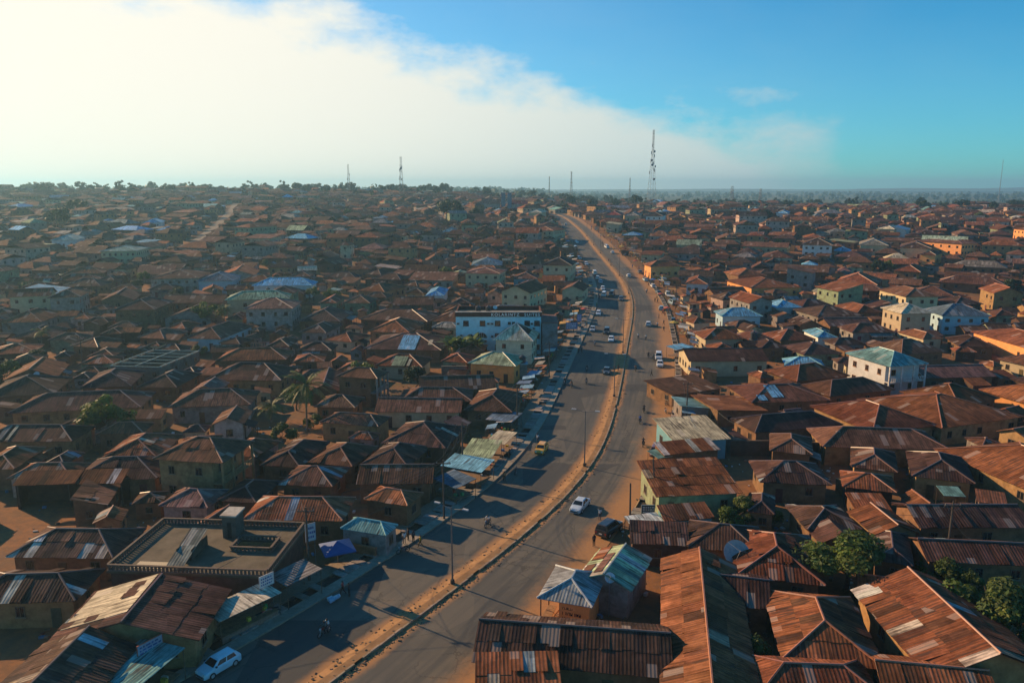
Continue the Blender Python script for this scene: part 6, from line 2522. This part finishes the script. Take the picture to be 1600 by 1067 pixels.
for px, py, fl, ci, pil in ((507, 992, True, 5, True), (762, 822, True, 0, False), (917, 580, True, 2, False), (916, 600, True, 5, False), (893, 605, True, 7, False), (882, 601, True, 2, False), (1036, 628, False, 2, False), (1006, 644, False, 2, False), (1000, 661, False, 3, False),
                            (1005, 697, False, 2, False), (993, 580, False, 7, False), (1013, 559, False, 2, False), (1021, 562, False, 5, False), (997, 529, False, 0, False), (1009, 531, False, 0, False), (1010, 458, False, 0, False), (929, 540, True, 0, False), (1027, 511, False, 0, False), (941, 382, False, 2, False), (951, 409, False, 4, False)):
    bike(px, py, fl, ci, pillion=pil)
for px, py in ((806, 740), (630, 864), (1042, 632), (1040, 645), (410, 968), (425, 962)):
    bike(px, py, RNG.random() < .5, 2, ride=False, dth=RNG.uniform(-.6, .6))
for px, py, pose, ci, rz, lab in (
        (1018, 588, 'walk', 2, 1.2, 'person in black striding across the sandy carriageway'),
        (960, 581, 'stand', 2, 3.0, 'person in black standing on the median by the lamp'),
        (966, 582, 'stand', 2, 2.6, 'second person in black on the median, nearer the sandy carriageway'),
        (928, 854, 'stand', 2, .4, 'person in black standing behind the black off-road car'),
        (937, 812, 'carry', 0, 2.8, 'person in white beside the bonnet of the black off-road car'),
        (546, 932, 'stand', 2, 2.0, 'person in dark clothes walking at the kerb with a bundle'),
        (536, 929, 'walk', 4, 1.5, 'person in dark red crouched beside the motorcycle cart at the kerb'),
        (632, 852, 'stand', 0, .5, 'person in white standing in the group by the teal roof'),
        (638, 846, 'stand', 2, 2.2, 'person in black standing in the group by the teal roof'),
        (646, 848, 'stand', 2, 4.0, 'second person in black in the group by the teal roof'),
        (657, 855, 'walk', 1, 1.6, 'person in a bright yellow shirt walking off the kerb'),
        (788, 752, 'stand', 7, 3.0, 'person in brown on the pavement below the yellow taxi'),
        (904, 553, 'stand', 2, 2.5, 'person in black at the pavement corner by the blue sign'),
        (909, 551, 'stand', 5, .5, 'person in grey at the pavement corner by the blue sign'),
        (1018, 745, 'carry', 2, 2.0, 'person in black on the shoulder beside the utility pole'),
        (840, 692, 'carry', 0, 2.6, 'person in white beside the boot of the yellow taxi'),
        (796, 718, 'stand', 2, 1.0, 'person in black before the stall near the yellow taxi'),
        (1037, 508, 'walk', 2, .4, 'person in black on the shoulder by the market, uphill one'),
        (1037, 518, 'walk', 2, 3.4, 'person in black on the shoulder by the market, downhill one'),
):
    x, y = pix(px, py)
    onp = x < xl(y) and y < 340
    person(x, y, pose, SHIRTS[ci][0], rz, lab, z=.19 if onp and x > xl(y) - 1.5 else (.2 if abs(x - xm(y)) < MH else 0))
rs = random.Random(21)
for i in range(70):
    y = rs.uniform(205, 520)
    s = rs.choice((-1, 1, 1))
    x = xl(y) - rs.uniform(-.6, 1.2) if s < 0 else xr(y) + rs.uniform(.5, 5)
    c, cn = rs.choice(SHIRTS)
    person(x, y, rs.choice(('stand', 'walk', 'walk', 'carry')), c, rs.uniform(0, 6.28), desc=f'market-goer in {cn}', z=.19 if s < 0 and y < 338 and x < xl(y) else 0, s=rs.uniform(.92, 1.05))
x, y = pix(522, 940)
b_ = thing('bundle', 'white and blue sack lying at the kerb beside the people', 'sack', (x, y, T(x, y) + .05), .4)
q = MB()
for i in range(7):
    rg = random.Random(i)
    c = Vector((rg.uniform(-.5, .5), rg.uniform(-.35, .35), .25))
    q.tube(c - Vector((.28, 0, 0)), c + Vector((.28, .1, .12)), .24, .2, 8, rg.choice([(0.55, .6, .65), (0.3, .42, .55)]))
q.build('sacking', CLOTH, b_)


# ------------------------------------------------------------------ lamps, poles, wires, signs
def lamp_proto(h=9.2):
    o = link('street_lamp', None)
    q = MB()
    q.tube((0, 0, -.3), (0, 0, h), .11, .06, 8, (0.10, .10, .10))
    q.build('pole', METAL, o)
    q = MB()
    q.tube((0, 0, -.2), (0, 0, .5), .28, .24, 8, (0.05, .045, .04))
    q.build('footing', CONC, o)
    for s in (-1, 1):
        q = MB()
        q.tube((0, 0, h - .25), (s * 1.9, 0, h + .1), .04, .035, 6, (0.12, .12, .12))
        q.build('arm', METAL, o)
        q = MB()
        q.box(s * 1.9 - .35, -.14, h + .04, s * 1.9 + .35, .14, h + .17, (0.45, .45, .44))
        q.build('lamp_head', METAL, o)
    return o


lp = lamp_proto()
LAMPS = []
for i, (px, py) in enumerate(((708, 914), (921, 730), (955, 621), (971, 553), (987, 460), (977, 432), (960, 416), (945, 397), (933, 384), (923, 370))):
    x, y = pix(px, py)
    x = xm(y)
    o = lp if i == 0 else copy_tree(lp)
    o.name = 'street_lamp'
    o.location = (x, y, T(x, y) + .2)
    o.rotation_euler = (0, 0, -road_dir(y))
    tag(o, None, 'street lamp', 'double-armed lamps along the median')
    LAMPS.append(o)
    o['label'] = ('first', 'second', 'third', 'fourth', 'fifth', 'sixth', 'seventh', 'eighth', 'ninth', 'tenth')[i] + ' double-armed lamp post along the median counting uphill from the picture bottom'


def upole(px, py, h, label, arm=True, lean=(0, 0)):
    x, y = pix(px, py)
    o = thing('utility_pole', label, 'utility pole', (x, y, T(x, y)), 0, 'utility poles')
    q = MB()
    q.tube((0, 0, -.6), (lean[0], lean[1], h), .15, .10, 7, (0.075, .06, .05))
    q.build('pole', WOOD, o)
    tips = []
    if arm:
        q = MB()
        q.box(lean[0] - 1.0, lean[1] - .06, h - .55, lean[0] + 1.0, lean[1] + .06, h - .43, (0.07, .055, .045))
        q.build('cross_arm', WOOD, o)
        for s in (-.85, 0, .85):
            q = MB()
            q.tube((lean[0] + s, lean[1], h - .43), (lean[0] + s, lean[1], h - .2), .05, .04, 6, (0.25, .22, .2))
            q.build('insulator', METAL, o)
            tips.append(Vector((x + lean[0] + s, y + lean[1], T(x, y) + h - .2)))
    return o, tips


P = [upole(484, 908, 9.0, 'utility pole with cross arm before the flat-roofed block'),
     upole(694, 812, 8.5, 'utility pole on the pavement below the kerbside stalls'),
     upole(723, 742, 8.5, 'utility pole rising through the bright light blue awning'),
     upole(808, 672, 8.5, 'utility pole on the pavement below the green-roofed orange house'),
     upole(858, 590, 8.5, 'utility pole on the pavement beside the orange house'),
     upole(896, 520, 8.5, 'utility pole on the pavement below the hotel annexe')]
E_ = [upole(1024, 792, 7.0, 'leaning utility pole on the sandy shoulder by the striped rust roof', False, (-.5, .3)),
      upole(984, 828, 6.5, 'thin pole beside the white tin awning', False, (-.1, 0)),
      upole(1072, 660, 8.0, 'utility pole behind the cream-roofed workshop'),
      upole(1056, 482, 8.5, 'tall dark pole among the market stalls'),
      upole(1478, 882, 8.0, 'slim pole beside the dark striped roof'),
      upole(145, 470, 8.5, 'pole beside the bright blue lean-to roof'),
      upole(130, 575, 8.0, 'pale pole on the dark roofs near the roofless walls')]
for (a, b) in zip(P, P[1:]):
    for k in range(3):
        q = MB()
        p0, p1 = a[1][k], b[1][k]
        prev = p0
        for i in range(1, 9):
            f = i / 8
            p = p0.lerp(p1, f) - Vector((0, 0, 1.1 * 4 * f * (1 - f)))
            q.tube(prev, p, .016, .016, 3, (0.03, .03, .03), cap=False)
            prev = p
        o = q.build('power_line', METAL)
        pa, pb = proj(*p0), proj(*p1)
        tag(o, '', 'wire', 'power lines over the pavement')
        AUTO.append((o, 'sagging power line', (pa[0] + pb[0]) / 2 + k * 2, (pa[1] + pb[1]) / 2))

rc_ = random.Random(14)
for k, (pl, tips) in enumerate(P + [E_[2], E_[3], E_[4], E_[5], E_[6]]):
    if not tips:
        continue
    near_h = sorted(HOUSES, key=lambda h_: (h_[0] - tips[1].x) ** 2 + (h_[1] - tips[1].y) ** 2)[:4]
    for j, h_ in enumerate(near_h):
        p0 = tips[j % 3]
        p1 = Vector((h_[0], h_[1], T(h_[0], h_[1]) + 4.6))
        q = MB()
        prev = p0
        for i in range(1, 8):
            f = i / 7
            p = p0.lerp(p1, f) - Vector((0, 0, .8 * 4 * f * (1 - f)))
            q.tube(prev, p, .022, .022, 3, (0.02, .02, .02), cap=False)
            prev = p
        o = tag(q.build('service_cable', METAL), '', 'wire', 'service cables to the houses')
        m_ = proj(*((p0 + p1) / 2))
        AUTO.append((o, 'thin service cable', m_[0] + j, m_[1]))


def board(px, py, w, h, zb, col, frame, label, rz=0.0, marks=True, seed=1):
    x, y = pix(px, py)
    o = thing('sign_board', label, 'sign', (x, y, T(x, y)), rz)
    q = MB()
    q.box(-w / 2, -.03, zb, w / 2, .03, zb + h, col)
    q.build('panel', METAL, o)
    q = MB()
    for x0, z0, x1, z1 in ((-w / 2 - .06, zb - .06, w / 2 + .06, zb - .003), (-w / 2 - .06, zb + h + .003, w / 2 + .06, zb + h + .06), (-w / 2 - .06, zb, -w / 2 - .003, zb + h), (w / 2 + .003, zb, w / 2 + .06, zb + h)):
        q.box(x0, -.05, z0, x1, .05, z1, frame)
    q.build('frame', METAL, o)
    for s in (-1, 1):
        q = MB()
        q.tube((s * w * .42, .06, -.5), (s * w * .42, .06, zb + h), .04, .04, 5, (0.1, .1, .1))
        q.build('leg', METAL, o)
    if marks:
        rg = random.Random(seed)
        q = MB()
        for r_ in range(3):
            xx = -w * .42
            z = zb + h * (.68 - r_ * .27)
            while xx < w * .36:
                ww = rg.uniform(.06, .18) * w
                q.box(xx, -.037, z, xx + ww, -.031, z + h * .14, jit((0.5, .5, .55) if sum(col) < .8 else (0.05, .08, .25), .3, rg))
                xx += ww + .05 * w
        q.build('print', METAL, o)['kind'] = 'stuff'
    return o


board(893, 528, 3.4, 2.0, 2.6, (0.10, .16, .34), (0.1, .1, .12), 'blue roadside billboard on two legs below the hotel', R(8))
board(240, 1062, 2.4, 1.1, 2.9, (0.30, .34, .42), (0.45, .10, .05), 'red-framed sign above the teal-blue awning', R(58), seed=3)
board(420, 958, 1.6, 1.2, 3.2, (0.62, .6, .56), (0.4, .4, .4), 'small white sign at the end of the long white awning', R(50), seed=4)
board(489, 902, 1.1, 2.0, 4.6, (0.30, .40, .46), (0.2, .25, .3), 'tall pale blue sign on the utility pole by the flat-roofed block', R(35), seed=5)
board(1012, 812, 1.7, 1.2, .9, (0.04, .05, .06), (0.2, .3, .36), 'black and white sign beside the white tin awning', R(0), seed=6)
board(905, 505, 1.4, 2.2, .6, (0.12, .14, .4), (0.2, .2, .25), 'upright purple-blue sign at the pavement edge', R(10), seed=9)
x, y = pix(1147, 908)
dish(x, y, 0, 1.55, R(8), 'large satellite dish beside the rust hip roof', (0.40, .38, .36), 2.4)
x, y = pix(951, 962)
dish(x, y, 0, .55, R(8), 'small white satellite dish on the wall behind the orange kiosk', (0.6, .62, .64), 4.0)
x, y = pix(452, 496)
dish(x, y, T(x, y), .7, R(8), 'white satellite dish on the pinkish two-storey house', (0.6, .62, .64), 4.6)
x, y = pix(62, 622)
dish(x, y, T(x, y), .6, R(8), 'small dish on the very long brown roof', (0.45, .5, .5), 4.8)
x, y = pix(1176, 553)
tank(x, y, T(x, y) + 4.0, .9, 2.2, 'black and white water tank on a stand behind the long cream building')
q = MB()
for dx in (-.8, .8):
    for dy in (-.8, .8):
        q.tube((dx, dy, -.5), (dx, dy, 3.95), .07, .07, 5, (0.1, .1, .1))
q.box(-1, -1, 3.9, 1, 1, 3.99, (0.1, .1, .1))
o = thing('tank_stand', 'dark steel stand under the black water tank behind the long cream building', 'stand', (x, y, T(x, y)))
q.build('frame', METAL, o)
x, y = pix(421, 489)
tank(x, y, T(x, y) + 7.2, .7, 1.5, 'black water tank on the pinkish two-storey house')
x, y = pix(338, 486)
tank(x, y, T(x, y) + 6.0, .8, 1.7, 'black water tank beside the large grey-green hip roof')
x, y = pix(816, 590)
tank(x, y, T(x, y) + 3.6, .8, 1.8, 'black water tank at the corner of the green-roofed orange house')
x, y = pix(816, 590)
o = thing('tank_platform', 'concrete platform carrying the tank beside the orange house', 'platform', (x, y, T(x, y)))
q = MB()
q.box(-1.1, -1.1, -1, 1.1, 1.1, 3.4, (0.28, .22, .18))
q.build('pillar', WALL, o)
q = MB()
q.box(-1.3, -1.3, 3.403, 1.3, 1.3, 3.6, (0.35, .42, .45))
q.build('slab', CONC, o)


# compound walls
def yard_wall(pts, h, col, label):
    w = [pix(*p) for p in pts]
    o = thing('yard_wall', label, 'wall', (0, 0, 0))
    for (p, q_) in zip(w, w[1:]):
        d = math.hypot(q_[0] - p[0], q_[1] - p[1])
        M = Matrix.Translation((*p, T(*p))) @ Matrix.Rotation(math.atan2(q_[1] - p[1], q_[0] - p[0]), 4, 'Z')
        q = MB()
        q.box(0, -.1, -1, d, .1, h, col, 0, M)
        q.build('panel', WALL, o)
        q = MB()
        q.box(-.06, -.15, h + .003, d + .06, .15, h + .1, tuple(c * 1.2 for c in col), 0, M)
        q.build('coping', CONC, o)
    return o


yard_wall([(1104, 588), (1200, 584), (1222, 600)], 2.2, (0.16, .12, .08), 'dark yard wall below the long cream building')
yard_wall([(690, 592), (730, 592)], 3.0, (0.16, .14, .11), 'stained yard wall beside the orange house')
yard_wall([(0, 762), (45, 745), (85, 722)], 2.4, (0.26, .15, .08), 'mud yard wall around the orange earth court')
yard_wall([(1140, 712), (1200, 712), (1290, 716)], 2.6, (0.10, .075, .055), 'dark brown yard wall behind the striped rust roof')
yard_wall([(1305, 770), (1330, 778), (1345, 805)], 2.2, (0.3, .2, .1), 'low pale yard wall with drying washing')
yard_wall([(540, 862), (588, 872)], 1.3, (0.32, .14, .07), 'low reddish wall in front of the small teal roof')


# yard clutter near the camera: buckets, logs, oddments between the houses
q = MB()
rg = random.Random(99)
for i in range(2600):
    y = rg.uniform(64, 190)
    x = rg.uniform(-.7 * y, .7 * y)
    if not clear_of_road(x, y, -2.2):
        continue
    s = rg.uniform(.06, .3)
    M = Matrix.Translation((x, y, T(x, y) + .02)) @ Matrix.Rotation(rg.uniform(0, 6.28), 4, 'Z')
    q.box(-s, -s * rg.uniform(.3, 1), 0, s, s * rg.uniform(.3, 1), s * rg.uniform(.3, 1.3), jit(rg.choice([(0.3, .2, .12), (0.1, .08, .06), (0.5, .5, .48), (0.12, .2, .3), (0.28, .1, .06), (0.2, .14, .09), (0.16, .12, .08)]), .3, rg), 0, M, bottom=False)
tag(q.build('yard_litter', STONE), 'scattered buckets, stones and scraps in the yards', 'litter', kind='stuff')

# ------------------------------------------------------------------ labels from neighbours
MARKS = [(778, 515, 'the blue hotel'), (880, 940, 'the orange kiosk'), (1390, 575, 'the white teal-roofed house'), (300, 715, 'the ochre gallery house'), (340, 850, 'the flat-roofed block'), (785, 570, 'the green-roofed orange house'), (66, 455, 'the bright blue lean-to'),
         (275, 437, 'the pink school block'), (440, 443, 'the long pale blue roof'), (478, 610, 'the tall palm'), (1155, 487, 'the bright blue hip roof'), (1494, 482, 'the steel blue roof'), (1260, 563, 'the light blue pyramid'), (1010, 270, 'the tallest mast'), (1318, 870, 'the big leafy tree'),
         (1070, 950, 'the very long rust roof'), (1465, 378, 'the sunlit yellow block'), (1277, 385, 'the white-walled house'), (185, 390, 'the cream teal-roofed block'), (238, 346, 'the small hillside pyramid'), (836, 700, 'the yellow taxi'), (170, 650, 'the round leafy tree'), (565, 578, 'the brown gallery house'),
         (1340, 440, 'the broad rust pyramid'), (1222, 473, 'the pale-sloped blue pyramid'), (1095, 673, 'the cream-roofed workshop'), (1095, 752, 'the striped rust roof'), (1222, 333, 'the hazy white house'), (705, 335, 'the large round tree'), (785, 320, 'the church towers'), (1450, 985, 'the long patched roof'), (1560, 530, 'the sunlit orange wall'),
         (235, 558, 'the roofless walls'), (870, 412, 'the black-roofed cream house'), (634, 270, 'the stout ridge mast'), (555, 280, 'the slim ridge mast'), (1131, 300, 'the stubby mast'), (1533, 275, 'the needle-thin mast'), (889, 285, 'the wooded ridge mast'), (650, 650, 'the long low cream building'), (905, 795, 'the silver-blue saloon'), (952, 830, 'the black off-road car'),
         (1040, 412, 'the yellow shop front'), (958, 336, 'the bright red roof'), (420, 485, 'the pinkish two-storey house'), (200, 985, 'the wide brown roof'), (1400, 365, 'the small bright blue roof'), (1300, 990, 'the rust pyramid roof'), (1380, 720, 'the ochre courtyard house'), (340, 360, 'the pale side street'), (580, 815, 'the small teal roof'), (1015, 505, 'the lone white car')]
ORD = 'nearest second third fourth fifth sixth seventh eighth ninth tenth eleventh twelfth thirteenth fourteenth fifteenth sixteenth seventeenth eighteenth nineteenth twentieth'.split()
ORD[0] = 'first'
ORD += ['twenty-' + o for o in ('first', 'second', 'third', 'fourth', 'fifth', 'sixth', 'seventh', 'eighth', 'ninth')] + ['thirtieth'] + ['thirty-' + o for o in ('first', 'second', 'third', 'fourth', 'fifth', 'sixth', 'seventh', 'eighth', 'ninth')]
keyed = {}
for (o, d, px, py) in AUTO:
    best = min(MARKS, key=lambda m: (m[0] - px) ** 2 + (1.7 * (m[1] - py)) ** 2)
    dx, dy = px - best[0], (py - best[1]) * 1.7
    roadx = 1 if best[0] < 960 - max(0, (py - 600)) * .7 else -1      # which way the road lies
    hor = ('roadward of' if dx * roadx > 0 else 'outward of')
    ver = 'above' if dy < 0 else 'below'
    if abs(dx) > 2.2 * abs(dy):
        ph = hor
    elif abs(dy) > 2.2 * abs(dx):
        ph = ver
    else:
        ph = f'{ver} and {hor}'
    keyed.setdefault((d, ph, best[2]), []).append((math.hypot(dx, dy), o))
for (d, ph, mk), lst in keyed.items():
    lst.sort(key=lambda t_: t_[0])
    for i, (_, o) in enumerate(lst):
        o['label'] = (f'{ORD[min(i, len(ORD) - 1)]} ' if len(lst) > 1 else '') + f'{d} {ph} {mk}'

# ------------------------------------------------------------------ haze
hm = bpy.data.materials.new('haze')
hm.use_nodes = True
t = hm.node_tree
t.nodes.clear()
pv = N(t, 'ShaderNodeVolumePrincipled')
pv.inputs['Color'].default_value = (0.40, 0.77, 1.0, 1)
pv.inputs['Density'].default_value = 0.0002
pv.inputs['Anisotropy'].default_value = 0.4
mo = N(t, 'ShaderNodeOutputMaterial')
t.links.new(pv.outputs[0], mo.inputs['Volume'])
q = MB()
q.box(-7200, -450, -1.5, 7200, 8200, 112)
o = q.build('haze', hm)
tag(o, 'thin haze lying over the town', 'haze', kind='stuff')
